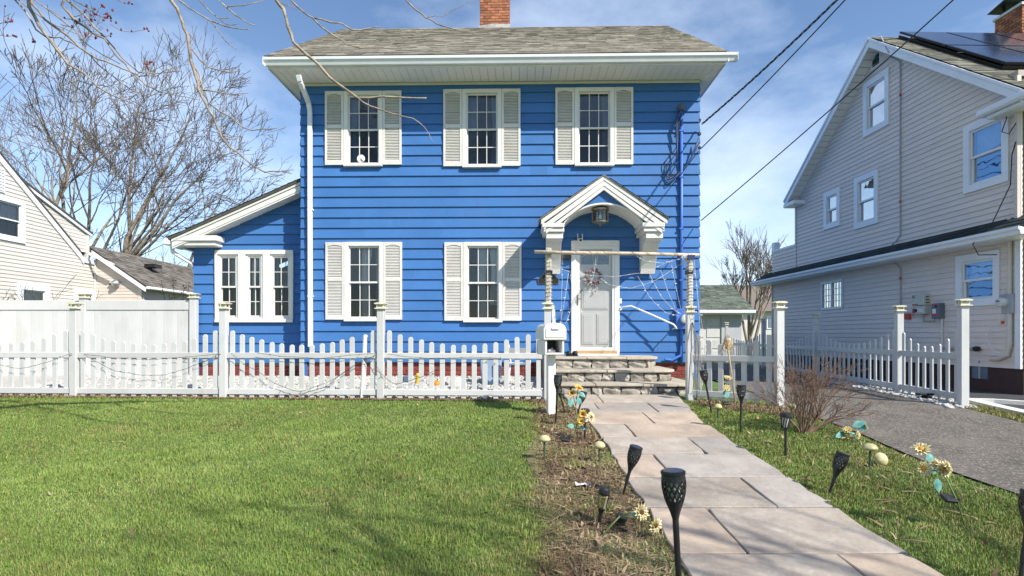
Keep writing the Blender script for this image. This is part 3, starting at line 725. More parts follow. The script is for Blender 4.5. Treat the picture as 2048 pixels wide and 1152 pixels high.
# ---- sunroom wing on the left
SF_D = .44; sL, sR = HF.uz(388, 600, SF_D)[0], -.02
sz0, szl = .98, 3.36
def srake(u): return 3.42 + (u - sL) * .445
ru0, rz0 = HF.uz(343, 476, SF_D - .32); ru1, rz1 = HF.uz(603, 361, SF_D - .32); rsl = (rz1 - rz0) / (ru1 - ru0)
def rz(u): return rz0 + (u - ru0) * rsl
sun_ = empty('sunroom', (0, SF_D, 0), parent=house)
wu0, wz1 = HF.uz(432, 501, SF_D); wu1, _ = HF.uz(588, 501, SF_D); _, wz0 = HF.uz(500, 645, SF_D)
sops = [(wu0 + .04, wu1 - .04, wz0 + .04, wz1 - .04)]
class _S: pass
rtop = lambda u: rz(u) - .20
courses(sun_, lambda z: max(sL, ru0 + (z + .20 - rz0) / rsl) if z > rtop(sL) else sL, sR, sz0, rtop(sR) , .2035, BLUE, sops, seed=3, t=.03)
MB().prism([(sL + .004, .5), (sR, .5), (sR, rtop(sR)), (sL + .004, rtop(sL))], 'xz', 4.2, 4.3).build('wall', BLUE, sun_)
MB().box(sL + .003, sL + .1, .004, 4.2, .5, rtop(sL)).build('wall', BLUE, sun_)
MB().box(sL + .1, sR, .01, 4.2, 1.0, 1.06).build('floor_slab', ROOM, sun_)
brick_part(house, 'plinth', sL + .01, sR, SF_D + .03, SF_D + .3, .38, sz0 - .002, bl=.205, bh=.066, faces='f', mat=REDB, seed=9)
# roof of the wing
o = MB(); p = [(ru0 - .05, rz(ru0 - .05) - .02), (ru0 - .05, rz(ru0 - .05) + .03), (-.01, rz(-.01) + .03), (-.01, rz(-.01) - .02)]; o.prism(p, 'xz', -.36, 4.4); sr = o.build('roof', SHING_D, sun_)
ln = math.hypot(1, rsl); shingles(sr, (ru0 - .07, -.375, rz(ru0 - .07) + .034), (0, 1, 0), (1 / ln, 0, rsl / ln), 4.75, (-.01 - ru0 + .07) * ln, .14, .26, SHING_D, seed=21)
for w0, w1, y0, y1 in ((.0, .055, -.34, -.32), (.056, .165, -.32, -.29), (.166, .2, -.31, -.27)):
    o = MB(); o.prism([(ru0, rz(ru0) - w1 - .02), (ru0, rz(ru0) - w0 - .02), (-.012, rz(-.012) - w0 - .02), (-.012, rz(-.012) - w1 - .02)], 'xz', y0, y1); o.build('rake_board', WHITE, sun_, bevel=.004)
ns = 16
for i in range(ns):
    a_, b_ = ru0 + .02 + (-.015 - ru0 - .02) * i / ns, ru0 + .02 + (-.015 - ru0 - .02) * (i + 1) / ns - .005
    o = MB(); o.prism([(a_, rz(a_) - .205), (b_, rz(b_) - .205), (b_, rz(b_) - .192), (a_, rz(a_) - .192)], 'xz', -.27, -.002); o.build('soffit_panel', SOFFIT, sun_)
rb0, rb1 = HF.uz(345, 480, SF_D - .32)[0], HF.uz(434, 480, SF_D - .32)[0]; _, rbt = HF.uz(390, 471, SF_D - .32); _, rbb = HF.uz(390, 487, SF_D - .32)
o = MB(); o.box(rb0 + .02, rb1, -.33, -.003, rbb + .05, rbt); o.build('cornice_return', WHITE, sun_, bevel=.012)
o = MB(); o.box(rb0 + .07, rb1 - .05, -.29, -.004, rbb - .04, rbb + .049); o.build('cornice_return', WHITE, sun_, bevel=.012)
o = MB(); o.box(ru0 - .16, ru0 - .03, -.36, 4.3, rz(ru0) - .14, rz(ru0) - .02); o.build('gutter', GUTTER, sun_, bevel=.02)
o = MB(); o.tube([(ru0 - .06, -.2, rz(ru0) - .13), (ru0 - .05, -.2, rz(ru0) - .26), (ru0 + .1, -.1, rz(ru0) - .38), (sL - .05, -.03, rz(ru0) - .46), (sL - .05, .2, rz(ru0) - .7), (sL - .05, .2, .8)], .045, 8); o.build('downspout', GUTTER, sun_)
o = MB(); o.box(sL - .001, sR, -.026, -.003, rtop(sL) - .0, rtop(sL) + .001)
# triple window
tm = .12; o = MB(); o.box(wu0, wu1, -.055, .08, wz1 - .085, wz1); o.box(wu0, wu1, -.07, .08, wz0, wz0 + .07)
ww = (wu1 - wu0 - .10); m0 = [wu0 + .05 + ww * i / 3 for i in range(4)]
o.box(wu0, wu0 + .05, -.055, .08, wz0 + .07, wz1 - .085); o.box(wu1 - .05, wu1, -.055, .08, wz0 + .07, wz1 - .085)
for i in (1, 2): o.box(m0[i] - .075, m0[i] + .075, -.055, .08, wz0 + .07, wz1 - .085)
o.build('window_casing', WHITE, sun_, bevel=.006)
for i in range(3):
    l = m0[i] + (.075 if i else .0); r = m0[i + 1] - (.075 if i < 2 else .0)
    cu = [[(.42, 1, 0, 1, CURT_T, .2, 1)], [(.1, .55, 0, 1, CURT, .3, -1), (.6, 1, 0, 1, CURT, .1, 1)], [(0, .25, 0, 1, CURT_T, .2, -1)]][i]
    dh_window(sun_, l, r, wz0 + .07, wz1 - .085, trim=.04, cols=2, rows=2, sill=False, curtains=cu, casing_t=.01, base=.02, lower_screen=True)

dissolve(sun_)
# ---------------------------------------------------------------- beige neighbour on the right: its gable end runs away from the street
NF = Frame(8.48, 9.55, 91.7); nb = NF.empty('beige_house'); tag(nb, 'tall beige vinyl-sided house with gable, solar panels and dark skirt roof', 'house')
def quadwin(l, r):                                              # (px, top, bottom) of the two jambs
    u0, a1 = NF.uz(l[0], l[1]); _, a0 = NF.uz(l[0], l[2]); u1, b1 = NF.uz(r[0], r[1]); _, b0 = NF.uz(r[0], r[2])
    return min(u0, u1), max(u0, u1), (a0 + b0) / 2, (a1 + b1) / 2
ZSK, ZSO = 3.54, 3.14
U0, U1 = 0.0, NF.uz(1592, 450)[0]; U1L = NF.uz(1545, 560)[0]
ua, za = NF.uz(1737, 76, .33); ue1, ze1 = NF.uz(1568, 402, .33); ue0 = 2 * ua - ue1
gs = (za - ze1) / (ue1 - ua)
def gz_(u): return za - abs(u - ua) * gs
nops = []
specs = [((1729, 165, 276), (1780.5, 139, 248)), ((1930.5, 255, 389), (2021, 213.5, 361)), ((1711, 356, 459), (1758.5, 338.5, 446)), ((1650, 387, 461), (1682, 374, 450)), ((1915, 513, 612), (2003, 499, 612))]
CURTN = [[(0, 1, 0, 1, CURT, .1, 0)], [(0, 1, .52, 1, CURT, 0, 0)], [(0, 1, .5, 1, CURT, .1, 0)], [(0, 1, .4, 1, CURT_B, 0, 0)], [(0, 1, .55, 1, CURT, .1, 0)]]
NPANE = glass('neighbour_glass', (.8, .84, .86), .75)
for sp, cu in zip(specs, CURTN):
    q = quadwin(*sp)
    _, op = dh_window(nb, *q, out=1, trim=.13 if sp[0][0] > 1640 else .1, cols=1, rows=1, trim_mat=TRIMW, sash_mat=TRIMW, sill=False, curtains=cu, base=.015, casing_t=.03, pane_mat=NPANE, sash_w=.04); nops.append(op)
q = quadwin((1644, 564, 621), (1687, 558, 617)); nops.append((q[0] + .03, q[1] - .03, q[2] + .03, q[3] - .03))
o = MB()
for a, b, c, d in ((q[0], q[1], q[2], q[2] + .06), (q[0], q[1], q[3] - .06, q[3]), (q[0], q[0] + .06, q[2] + .06, q[3] - .06), (q[1] - .06, q[1], q[2] + .06, q[3] - .06), ((q[0] + q[1]) / 2 - .03, (q[0] + q[1]) / 2 + .03, q[2] + .06, q[3] - .06)): o.box(a, b, -.05, .04, c, d)
sw = o.build('window', TRIMW, nb, bevel=.004)
for i in range(2):
    a, b = (q[0] + .06, (q[0] + q[1]) / 2 - .03) if i == 0 else ((q[0] + q[1]) / 2 + .03, q[1] - .06)
    MB().quad((a, .0, q[2] + .06), (b, .0, q[2] + .06), (b, .0, q[3] - .06), (a, .0, q[3] - .06)).build('pane', NPANE, sw, clean=False)
    o = MB()
    for k in range(1, 3): o.box(a + (b - a) * k / 3 - .008, a + (b - a) * k / 3 + .008, .003, .012, q[2] + .06, q[3] - .06)
    for k in range(1, 4): z = q[2] + .06 + (q[3] - q[2] - .12) * k / 4; o.box(a, b, .003, .011, z - .008, z + .008)
    o.build('muntin', TRIMW, sw)
    curtain(sw, a, b, q[2] + .06, q[3] - .06, -.12, CURT, 0, 0)
# siding: gabled upper wall, lower wall
def cl(z): return U0 if z <= gz_(U0) - .12 else ua - (za - .12 - z) / gs
def cr_(z): return U1 if z <= gz_(U1) - .12 else ua + (za - .12 - z) / gs
zz = ZSK - .05
courses(nb, cl, cr_, zz, za - .14, .1045, BEIGE, nops, out=1, t=.021)
courses(nb, U0, U1L, .98, ZSO + .1, .1045, BEIGE, nops, out=1, t=.021)
FOUND = M('brown_foundation', (.062, .036, .034), .85, .15, 4, .3, 60)
MB().box(U0, U1L, -.2, -.012, .2, .985).build('foundation', FOUND, nb)
# closed shell behind the siding
DEPN = 9.0
MB().prism([(U0 + .004, .9), (U1L, .9), (U1L, ZSK), (U1, ZSK), (U1, ze1), (ua, za - .15), (U0 + .004, gz_(U0) - .1)], 'xz', -DEPN, -DEPN + .1).build('wall', BEIGE, nb)
MB().box(U0 + .0, U0 + .09, -DEPN + .1, -.01, .3, .98).build('wall', FOUND, nb)
MB().box(U1 - .09, U1 - .004, -DEPN + .1, -.01, ZSK, gz_(U1) - .1).build('wall', BEIGE, nb)
MB().box(U1L - .09, U1L - .004, -DEPN + .1, -.01, .3, ZSK).build('wall', BEIGE, nb)
MB().box(U0 + .1, U1L, -2.6, -2.5, .9, 6.5).build('inner_wall', ROOM, nb)
for z in (1.0, 3.5, 5.9): MB().box(U0 + .1, U1 - .1, -DEPN + .1, -.02, z, z + .1).build('floor_slab', ROOM, nb)
fr = empty('front', (U0 - .004, -.0, 0), parent=nb); fr.rotation_euler = (0, 0, -math.pi / 2); fops = []
for a_, z_ in ((1.2, 4.0), (4.6, 4.0), (1.4, 1.3), (5.0, 1.3)):
    _, op = dh_window(fr, a_, a_ + .95, z_, z_ + 1.5, trim=.12, cols=1, rows=1, trim_mat=TRIMW, sash_mat=TRIMW, sill=False, base=.02, pane_mat=NPANE); fops.append(op)
courses(fr, .02, DEPN, .98, gz_(U0) - .12, .1045, BEIGE, fops, out=-1, t=.02); dissolve(fr)
# balcony parapet at the far end
pu0, pu1 = U1, U1L; ptop = ZSK + .62
courses(nb, pu0 + .002, pu1, ZSK - .05, ptop, .1045, BEIGE, (), out=1, t=.021)
MB().box(pu0, pu1 + .02, -.12, .03, ptop, ptop + .05).build('parapet_cap', TRIMW, nb); MB().box(pu1 - .1, pu1 - .003, -DEPN + .1, -.01, ZSK, ptop).build('parapet', BEIGE, nb)
MB().box(pu1 - .16, pu1 + .02, -.16, .02, ptop + .05, ptop + .3).build('parapet_post', TRIMW, nb, bevel=.01)
# main roof, ridge running along local y
OVN = .33; tk = .06
o = MB(); o.prism([(ue0, ze1), (ua, za), (ue1, ze1), (ue1, ze1 - .09), (ua, za - .10), (ue0, ze1 - .09)], 'xz', -DEPN - .3, OVN - .02); nroof = o.build('roof', SHING_B, nb)
ln = math.hypot(1, gs); shingles(nroof, (ue0 - .04, OVN, ze1 - .02 + .02), (0, -1, 0), (1 / ln, 0, gs / ln), DEPN + .6, (ua - ue0 + .04) * ln, .14, .26, SHING_B, seed=31)
for s_ in (-1, 1):
    e_ = ue0 if s_ < 0 else ue1
    for w0, w1, y0, y1 in ((-.01, .05, OVN - .01, OVN + .025), (.05, .21, OVN - .03, OVN)):
        o = MB(); o.prism([(e_, ze1 - w1), (e_, ze1 - w0), (ua, za - w0), (ua, za - w1)], 'xz', y0, y1); o.build('rake_board', TRIMW, nb, bevel=.004)
    nsf = 26
    for i in range(nsf):                                         # vented rake soffit, one panel after another
        a, b = e_ + (ua - e_) * i / nsf, e_ + (ua - e_) * ((i + 1) / nsf - .004)
        o = MB(); o.prism([(a, gz_(a) - .135), (b, gz_(b) - .135), (b, gz_(b) - .125), (a, gz_(a) - .125)], 'xz', -.005, OVN - .03); o.build('soffit_panel', SOFFIT, nb)
# eave returns and near gutter
rt = [NF.uz(1570, 395, .2)[0], NF.uz(1616, 395, .2)[0]]
o = MB(); o.box(min(U1 - .55, U1), ue1, -.0, OVN + .03, ze1 - .22, ze1 - .10); o.build('eave_return', TRIMW, nb, bevel=.02)
o = MB(); o.box(ue0 - .1, U0 + .5, .0, OVN + .06, ze1 - .15, ze1 - .02); o.build('eave_return', TRIMW, nb, bevel=.03)
o = MB(); o.box(ue0 - .06, U0 + .36, .0, OVN - .02, ze1 - .22, ze1 - .151); o.build('eave_return', TRIMW, nb, bevel=.02)
o = MB(); o.box(ue0 - .13, ue0 - .01, -DEPN, OVN + .05, ze1 - .16, ze1 - .04); o.build('gutter', TRIMW, nb, bevel=.02)
# dark skirt roof and gutter
PD = .42
o = MB(); o.prism([(0, ZSK), (PD, ZSO + .12), (PD, ZSO + .08), (0, ZSK - .1)], 'yz', U0 - .5, U1L + .4); sk = o.build('skirt_roof', SHING_N, nb)
ln = math.hypot(PD, ZSK - ZSO - .12); shingles(sk, (U0 - .5, PD + .02, ZSO + .125), (1, 0, 0), (0, -PD / ln, (ZSK - ZSO - .12) / ln), U1L - U0 + .9, ln, .13, .24, SHING_N, seed=41)
o = MB(); o.prism([(PD + .01, ZSO + .0), (PD + .08, ZSO + .0), (PD + .09, ZSO + .05), (PD + .12, ZSO + .08), (PD + .12, ZSO + .125), (PD + .01, ZSO + .1)], 'yz', U0 - .5, U1L + .42); o.build('gutter', TRIMW, nb)
MB().box(U0 - .5, U1L + .4, .016, PD + .01, ZSO - .012, ZSO + .0).build('soffit', TRIMW, nb)
MB().box(U0 - .003, U0 + .1, .014, .04, .98, ZSO - .013).build('corner_board', TRIMW, nb); MB().box(U1L - .05, U1L + .003, .014, .035, .98, ZSO - .013).build('corner_board', BEIGE, nb)
MB().box(U0 - .003, U0 + .06, .014, .035, ZSK, gz_(U0) - .3).build('corner_board', BEIGE, nb); MB().box(U1 - .05, U1 + .003, .0145, .035, ZSK, gz_(U1) - .2).build('corner_board', BEIGE, nb)
# gable vent
v0, v1 = quadwin((1745, 112, 138), (1763, 100, 129))[:2]; _, _, vz0, vz1 = quadwin((1745, 112, 138), (1763, 100, 129))
VENT = M('dark_green_vent', (.03, .06, .05), .6)
o = MB(); o.box(v0, v1, -.02, .03, vz0, vz0 + .03); o.box(v0, v1, -.02, .03, vz1 - .03, vz1); o.box(v0, v0 + .03, -.02, .03, vz0 + .03, vz1 - .03); o.box(v1 - .03, v1, -.02, .03, vz0 + .03, vz1 - .03)
vt = o.build('gable_vent', TRIMW, nb)
for i in range(6): z = vz0 + .03 + (vz1 - vz0 - .06) * i / 6; MB().quad((v0 + .03, .03, z), (v1 - .03, .03, z), (v1 - .03, .014, z + .05), (v0 + .03, .014, z + .05)).build('slat', VENT, vt, clean=False)
# solar panels
PVB = M('solar_cell', (.022, .028, .055), .12, .3, 6, spec=.9); PVF = M('black_panel_frame', (.02, .02, .022), .3, metal=.5)
ps = math.hypot(1, gs); pv = Vector((1 / ps, 0, gs / ps)); pn = Vector((-gs / ps, 0, 1 / ps)); pu = Vector((0, -1, 0))
o_ = Vector((ua - 2.75, -.25, gz_(ua - 2.75) + .0)) + pn * .16
for j in range(2):
    for i in range(5):
        b0 = o_ + pu * (i * 1.04) + pv * (j * 1.66)
        if i == 4 and j == 1: continue
        me_o = MB(); c = [b0, b0 + pu * 1.0, b0 + pu * 1.0 + pv * 1.62, b0 + pv * 1.62]
        me_o.v = [tuple(p) for p in c] + [tuple(p - pn * .04) for p in c]; me_o.f = [(0, 1, 2, 3), (7, 6, 5, 4), (0, 4, 5, 1), (1, 5, 6, 2), (2, 6, 7, 3), (3, 7, 4, 0)]
        f_ = me_o.build('solar_panel', PVF, nb)
        c2 = [b0 + pu * .03 + pv * .03 + pn * .003, b0 + pu * .97 + pv * .03 + pn * .003, b0 + pu * .97 + pv * 1.59 + pn * .003, b0 + pu * .03 + pv * 1.59 + pn * .003]
        MB().quad(*c2).build('cell_sheet', PVB, f_, clean=False)
o = MB(); o.bar(o_ - pn * .1 + pu * .03, o_ - pn * .1 + pu * .03 + pv * 3.28, .04, .05, up=pn); o.bar(o_ - pn * .08 + pv * .0, o_ - pn * .08 + pu * 5.2, .03, .05, up=pn); o.build('panel_rail', PVF, nb)
# brick chimney on the ridge
c0, cz0 = ua + .55, za - .4
brick_part(nb, 'chimney', c0, c0 + .75, -4.75, -3.75, cz0, za + 1.15, faces='lfb', seed=6)
core = [c for c in nb.children if c.name.startswith('chimney')][0]
MB().box(c0 - .04, c0 + .79, -4.79, -3.71, cz0, za + .12).build('flashing', M('white_flashing', (.6, .6, .6), .5, .1, 8), core)
MB().box(c0 - .03, c0 + .78, -4.78, -3.72, za + 1.14, za + 1.2).build('crown', CONC, core)
MB().prism([(c0 - .12, za + 1.38), (c0 + .375, za + 1.48), (c0 + .87, za + 1.38), (c0 + .375, za + 1.43)], 'xz', -4.85, -3.65).box(c0 + .1, c0 + .15, -4.6, -4.55, za + 1.2, za + 1.4).box(c0 + .6, c0 + .65, -3.9, -3.85, za + 1.2, za + 1.4).build('rain_cap', DARKM, core)
# ---- services on the wall (things fixed to the house)
def nbthing(name, label, cat, u, z, group=None):
    e = empty(name); e.matrix_world = Matrix.Translation(NF.o) @ Matrix.Rotation(NF.a, 4, 'Z') @ Matrix.Translation((u, 0, z)); tag(e, label, cat, group); return e
cu_, cz_ = NF.uz(1806, 330)
o = MB(); uC = NF.uz(1804, 300)[0]
pts = [NF.uz(1778, 85, .3), NF.uz(1779, 112, .3)]
ctop = NF.uz(1804, 118)[1]
o.tube([(NF.uz(1779, 80, .1)[0], .3, gz_(NF.uz(1779, 80, .1)[0]) + .12), (NF.uz(1781, 100, .3)[0], .34, NF.uz(1781, 105, .3)[1]), (NF.uz(1783, 114, .04)[0], .04, NF.uz(1783, 114, .04)[1]), (uC + .12, .04, ctop + .04), (uC, .04, ctop - .05), (uC, .04, NF.uz(1804, 470)[1]), (uC + .14, .05, NF.uz(1795, 485)[1]), (uC + .14, .12, ZSK - .02)], .014, 6)
o.tube([(uC + .1, .1, ZSO - .01), (uC, .035, ZSO - .16), (uC, .035, 1.95)], .014, 6)
cd = o.build('solar_conduit', GREYP, nb)
for z in (ctop - .8, 4.4, 2.75): MB().box(uC - .015, uC + .015, .025, .056, z, z + .05).build('red_tag', M('red_label', (.55, .06, .04), .5), cd)
uB, zB = NF.uz(1851, 613)
inv = nbthing('solar_inverter', 'pale green-grey inverter box with red labels on the beige wall', 'electrical box', uB, zB)
INV = M('inverter_grey', (.50, .52, .46), .45, .05, 6); RED = M('red_label', (.55, .06, .04), .5); WLAB = M('white_label', (.8, .8, .8), .5)
MB().box(-.17, .17, .0, .17, .02, .25).build('housing', INV, inv, bevel=.012); MB().box(-.165, .165, .0, .15, -.16, .015).build('lower_housing', INV, inv, bevel=.01)
MB().box(-.02, .15, .172, .174, .035, .055).build('label_strip', RED, inv); MB().box(.08, .165, .151, .154, -.14, -.04).build('warning_label', RED, inv); MB().box(-.12, .03, .151, .154, -.11, -.05).build('label_strip', WLAB, inv)
MB().box(.07, .14, .172, .174, .18, .195).box(.07, .14, .172, .174, .21, .225).build('logo', DARKM, inv)
MB().lathe([(.028, .15), (.028, .19)], (.05, 0, -.08), 12, 'y').build('switch', DARKM, inv)
for k in range(3): MB().box(-.174, -.171, .06, .12, .06 + k * .06, .08 + k * .06).build('knockout', DARKM, inv)
o = MB(); o.tube([(-.02, .06, -.16), (-.02, .06, -.3), (-.3, .06, -.3), (-.34, .06, -.24)], .014, 6); o.build('conduit', GREYP, inv)
uD, zD = NF.uz(1883.5, 622)
dc = nbthing('disconnect_switch', 'small dark grey disconnect box with white and red labels beside the inverter', 'electrical box', uD, zD)
MB().box(-.1, .1, 0, .14, -.15, .15).build('housing', M('dark_grey_box', (.13, .15, .19), .45), dc, bevel=.012); MB().box(-.03, .06, .141, .144, -.05, .04).build('white_label', WLAB, dc); MB().box(-.08, .08, .141, .1435, -.085, -.055).box(-.08, .08, .141, .1435, .12, .14).build('red_label', RED, dc); MB().lathe([(.018, .14), (.018, .17)], (-.04, 0, .09), 10, 'y').build('lever', DARKM, dc)
MB().tube([(-.07, .05, -.15), (-.07, .05, -.75)], .013, 6).build('conduit', WIRE_W, dc)
uR, zR = NF.uz(1819, 633)
jb = nbthing('junction_box', 'small red junction box left of the inverter', 'electrical box', uR, zR); MB().box(-.07, .07, 0, .07, -.06, .06).build('housing', RED, jb, bevel=.006); MB().tube([(-.07, .035, .02), (-.2, .04, .03)], .012, 6).build('conduit', GREYP, jb)
uM, zM = NF.uz(2023, 607)
mt = nbthing('electric_meter', 'grey electric meter with round glass dial at the right edge', 'meter', uM, zM)
MB().box(-.11, .11, 0, .09, -.17, .16).build('housing', GREYP, mt, bevel=.01); MB().box(-.17, -.13, 0, .03, -.2, .2).box(-.18, .13, 0, .02, -.19, .19).build('back_plate', BEIGE, mt)
MB().lathe([(.085, .09), (.085, .14), (.075, .2), (.05, .215)], (.03, 0, .02), 20, 'y').build('glass_dome', M('meter_glass', (.55, .57, .57), .12, .1, spec=.9), mt, smooth=False); MB().box(.0, .06, .216, .218, .03, .05).build('dial', DARKM, mt)
MB().tube([(-.02, .05, .16), (-.02, .05, 1.45)], .035, 8).build('riser_conduit', PINKS, mt)
MB().tube([(-.03, .06, -.17), (-.03, .06, -.7), (.02, .06, -.88), (.2, .06, -.95), (.35, .05, -.95)], .04, 8).build('lower_conduit', PINKS, mt)
MB().lathe([(.028, 0), (.028, .02)], (.05, .1, -.32), 12, 'y').build('seal_tag', RED, mt)
MB().tube([(.08, .1, -.17), (.1, .11, -.3), (.3, .12, -.42), (.36, .12, -.6), (.25, .1, -.8), (.05, .08, -.88)], .006, 5).build('loose_wire', WIRE_W, mt)
uV, zV = NF.uz(1972, 698); vp = nbthing('vent_pipe', 'short grey pipe stub low on the beige wall', 'pipe', uV, zV); MB().tube([(.9, .05, 0), (.15, .05, 0), (.08, .09, 0)], .03, 8).build('pipe', GREYP, vp); MB().lathe([(.045, 0), (.05, .05), (.035, .09)], (.1, .05, 0), 10, 'y').build('collar', DARKM, vp)
bu0, bz1 = NF.uz(1975, 716); bu1, bz0 = NF.uz(1944, 756)
o = MB(); o.box(bu0, bu1, -.02, .0, bz0, bz1); bw = o.build('basement_window', M('blue_grey_glass', (.14, .18, .24), .2, .2, 6, spec=.8), nb); MB().box((bu0 + bu1) / 2 - .02, (bu0 + bu1) / 2 + .02, -.003, .012, bz0, bz1).build('mullion', GREYP, bw)
# loose cables at the near corner
cab = nbthing('loose_cables', 'black looping cables hanging by the upper window at right edge', 'cable', NF.uz(2030, 300)[0], NF.uz(2030, 300)[1])
MB().tube([(.1, .08, 0.75), (.05, .1, .55), (.12, .12, .35), (-.05, .15, .25), (-.15, .12, .4)], .009, 5).build('cable', CABLE, cab)
MB().tube([(-.12, .1, .1), (-.05, .1, -.1), (-.02, .1, -.6), (.1, .3, -1.2), (.25, .52, -1.55), (.15, .5, -1.75), (-.1, .4, -1.78)], .009, 5).build('cable', CABLE, cab)
MB().box(-.14, -.08, .02, .09, -1.2, 1.2).build('riser', PINKS, cab)

# ---------------------------------------------------------------- cream neighbour on the left
LF = Frame(-13.05, 14.6, 90.6); LY = 18.0                              # its gable end faces the blue house and runs back from the street
ln_ = LF.empty('cream_house'); tag(ln_, 'cream vinyl-sided house with steep gable behind the white privacy fence', 'house')
lops = []
def lwin(l, r, **k):
    u0, a1 = LF.uz(l[0], l[1]); _, a0 = LF.uz(l[0], l[2]); u1, b1 = LF.uz(r[0], r[1]); _, b0 = LF.uz(r[0], r[2])
    _, op = dh_window(ln_, u0, u1, (a0 + b0) / 2, (a1 + b1) / 2, cols=1, rows=1, trim_mat=TRIMW, sash_mat=TRIMW, base=.014, **k); lops.append(op)
lwin((-30, 382, 474), (48, 405, 487), trim=.12, sill=False, curtains=[(0, 1, .0, 1, CURT, 0, 0)])
lwin((34, 563, 655), (97, 576, 655), trim=.15, sill=False, curtains=[(0, 1, .4, 1, CURT, 0, 0)])
lwin((148, 576, 660), (189, 584, 660), trim=.12, sill=False)
UC = LF.uz(190.5, 560)[0]
r0, r1, r2 = LF.uz(0, 314), LF.uz(157, 505), LF.uz(165, 518); sA = (r0[1] - r1[1]) / (r1[0] - r0[0]); uApex = -3.2; zApex = r1[1] + (r1[0] - uApex) * sA
zEnd = LF.uz(190.5, 524)[1]
def xA(z):
    if z <= zEnd: return UC
    if z <= r2[1]: return r2[0] + (UC - r2[0]) * (r2[1] - z) / max(.01, r2[1] - zEnd)
    return r1[0] - (z - r1[1]) / sA
def xAl(z): return max(-6.0, 2 * uApex - xA(max(z, 2.0)))
courses(ln_, xAl, xA, .7, zApex - .1, .1016, CREAMS, lops, out=-1, t=.018, seed=5)
# shed dormer on the back slope, its cheek flush with the gable wall
b0, b1 = LF.uz(38, 358), LF.uz(178, 463); sB = (b0[1] - b1[1]) / (b1[0] - b0[0])
def xBl(z): return max(xA(z) if z > r2[1] else r2[0], r1[0] - (z - r1[1]) / sA) + .03
zb0 = LF.uz(178, 506)[1]
courses(ln_, lambda z: r1[0] - (z - r1[1]) / sA + .02, lambda z: min(b1[0], b1[0] - (z - b1[1]) / sB), zb0, b0[1] - .02, .1016, CREAMS, (), out=-1, t=.012, d0=-.03, seed=6)
MB().box(b1[0] - .06, b1[0] + .003, -.012, .02, zb0, b1[1] - .03).build('corner_board', CREAMS, ln_)
def lrake(p, q, w0, w1, y0, y1, nm, mt): MB().prism([(p[0], p[1] - w1), (p[0], p[1] - w0), (q[0], q[1] - w0), (q[0], q[1] - w1)], 'xz', y0, y1).build(nm, mt, ln_)
pA = (uApex, zApex)
lrake(pA, r1, -.02, .16, -.05, -.015, 'rake_board', TRIMW); lrake(r1, r2, -.02, .16, -.05, -.015, 'rake_board', TRIMW); lrake(r2, (UC + .02, zEnd), -.03, .1, -.05, -.015, 'rake_board', TRIMW)
lrake(pA, r1, -.07, -.02, -.07, 7.5, 'roof', SHING_D); lrake(pA, (2 * uApex - r1[0], r1[1]), -.07, -.02, -.07, 7.5, 'roof', SHING_D)
lrake(b0, (b1[0] + .08, b1[1] - .05), .0, .1, -.04, -.0, 'rake_board', TRIMW); lrake(b0, (b1[0] + .1, b1[1] - .07), -.05, .0, -.06, 6.5, 'roof', SHING_D)
MB().box(b1[0] - .1, b1[0] - .004, .01, 6.5, 3.0, b1[1] - .08).build('wall', CREAMS, ln_)
MB().box(-6, UC, 7.4, 7.5, .5, r1[1]).build('wall', CREAMS, ln_); MB().box(-6, -5.9, .01, 7.4, .5, 3.2).build('wall', CREAMS, ln_); MB().box(UC - .1, UC - .003, .02, 7.4, .5, r1[1] - .3).build('wall', CREAMS, ln_)
MB().prism([(-5.9, .7), (UC - .1, .7), (UC - .1, r2[1] - .4), (r1[0] - .3, r1[1] - .2), (uApex, zApex - .5), (-5.9, zApex - .5 - (uApex + 5.9) * sA)], 'xz', 1.6, 1.7).build('inner_wall', ROOM, ln_)
for z in (.75, 3.3): MB().box(-5.9, UC - .1, .02, 7.4, z, z + .08).build('floor_slab', ROOM, ln_)
v0, v1 = LF.uz(-14, 335), LF.uz(7, 386); vt = MB().box(v0[0], v1[0], -.04, -.013, v1[1], LF.uz(7, 340)[1]).build('gable_vent', TRIMW, ln_)
for i in range(8): z = v1[1] + .04 + i * .075; MB().quad((v0[0] + .04, -.055, z), (v1[0] - .04, -.055, z), (v1[0] - .04, -.041, z + .05), (v0[0] + .04, -.041, z + .05)).build('slat', TRIMW, vt, clean=False)
# low wing: pinkish gable wall towards the street, dark roof running back
def lp(px, py, dy=0): p = at(px, py, LY + dy); return p[0], p[2]
wing = empty('wing'); wing.parent = ln_
x0, x1 = -13.06, lp(284, 600)[0]; zr_, ze_ = lp(180, 500)[1], lp(284, 564)[1]; swing = (zr_ - ze_) / (x1 - x0)
courses(wing, x0 + .03, lambda z: min(x1, x0 + (zr_ - .13 - z) / swing), .7, zr_ - .14, .1016, PINKS, (), t=.013, seed=7)
MB().box(x1 - .1, x1 + .004, -.03, .0, .7, ze_ - .16).build('corner_board', PINKS, wing); MB().box(x0 + .0, x0 + .05, -.03, .0, .7, zr_ - .3).build('corner_board', CREAMS, wing)
LW = 10
fr = empty('side', (x1, 0, 0), parent=wing); fr.rotation_euler = (0, 0, math.pi / 2); courses(fr, 0, LW, .7, ze_ - .14, .1016, PINKS, (), t=.013, seed=8); dissolve(fr)
o = MB(); xe = x1 + .2; zee = ze_ - .2 * swing; o.prism([(x0 - .2, zr_ + .2 * swing - .04), (xe, zee - .04), (xe, zee), (x0 - .2, zr_ + .2 * swing)], 'xz', -.14, LW); wr = o.build('wing_roof', SHING_D, wing)
ln2 = math.hypot(1, swing); shingles(wr, (xe + .02, -.16, zee + .004), (0, 1, 0), (-1 / ln2, 0, swing / ln2), LW, (xe - x0 + .2) * ln2, .14, .26, SHING_D, seed=51)
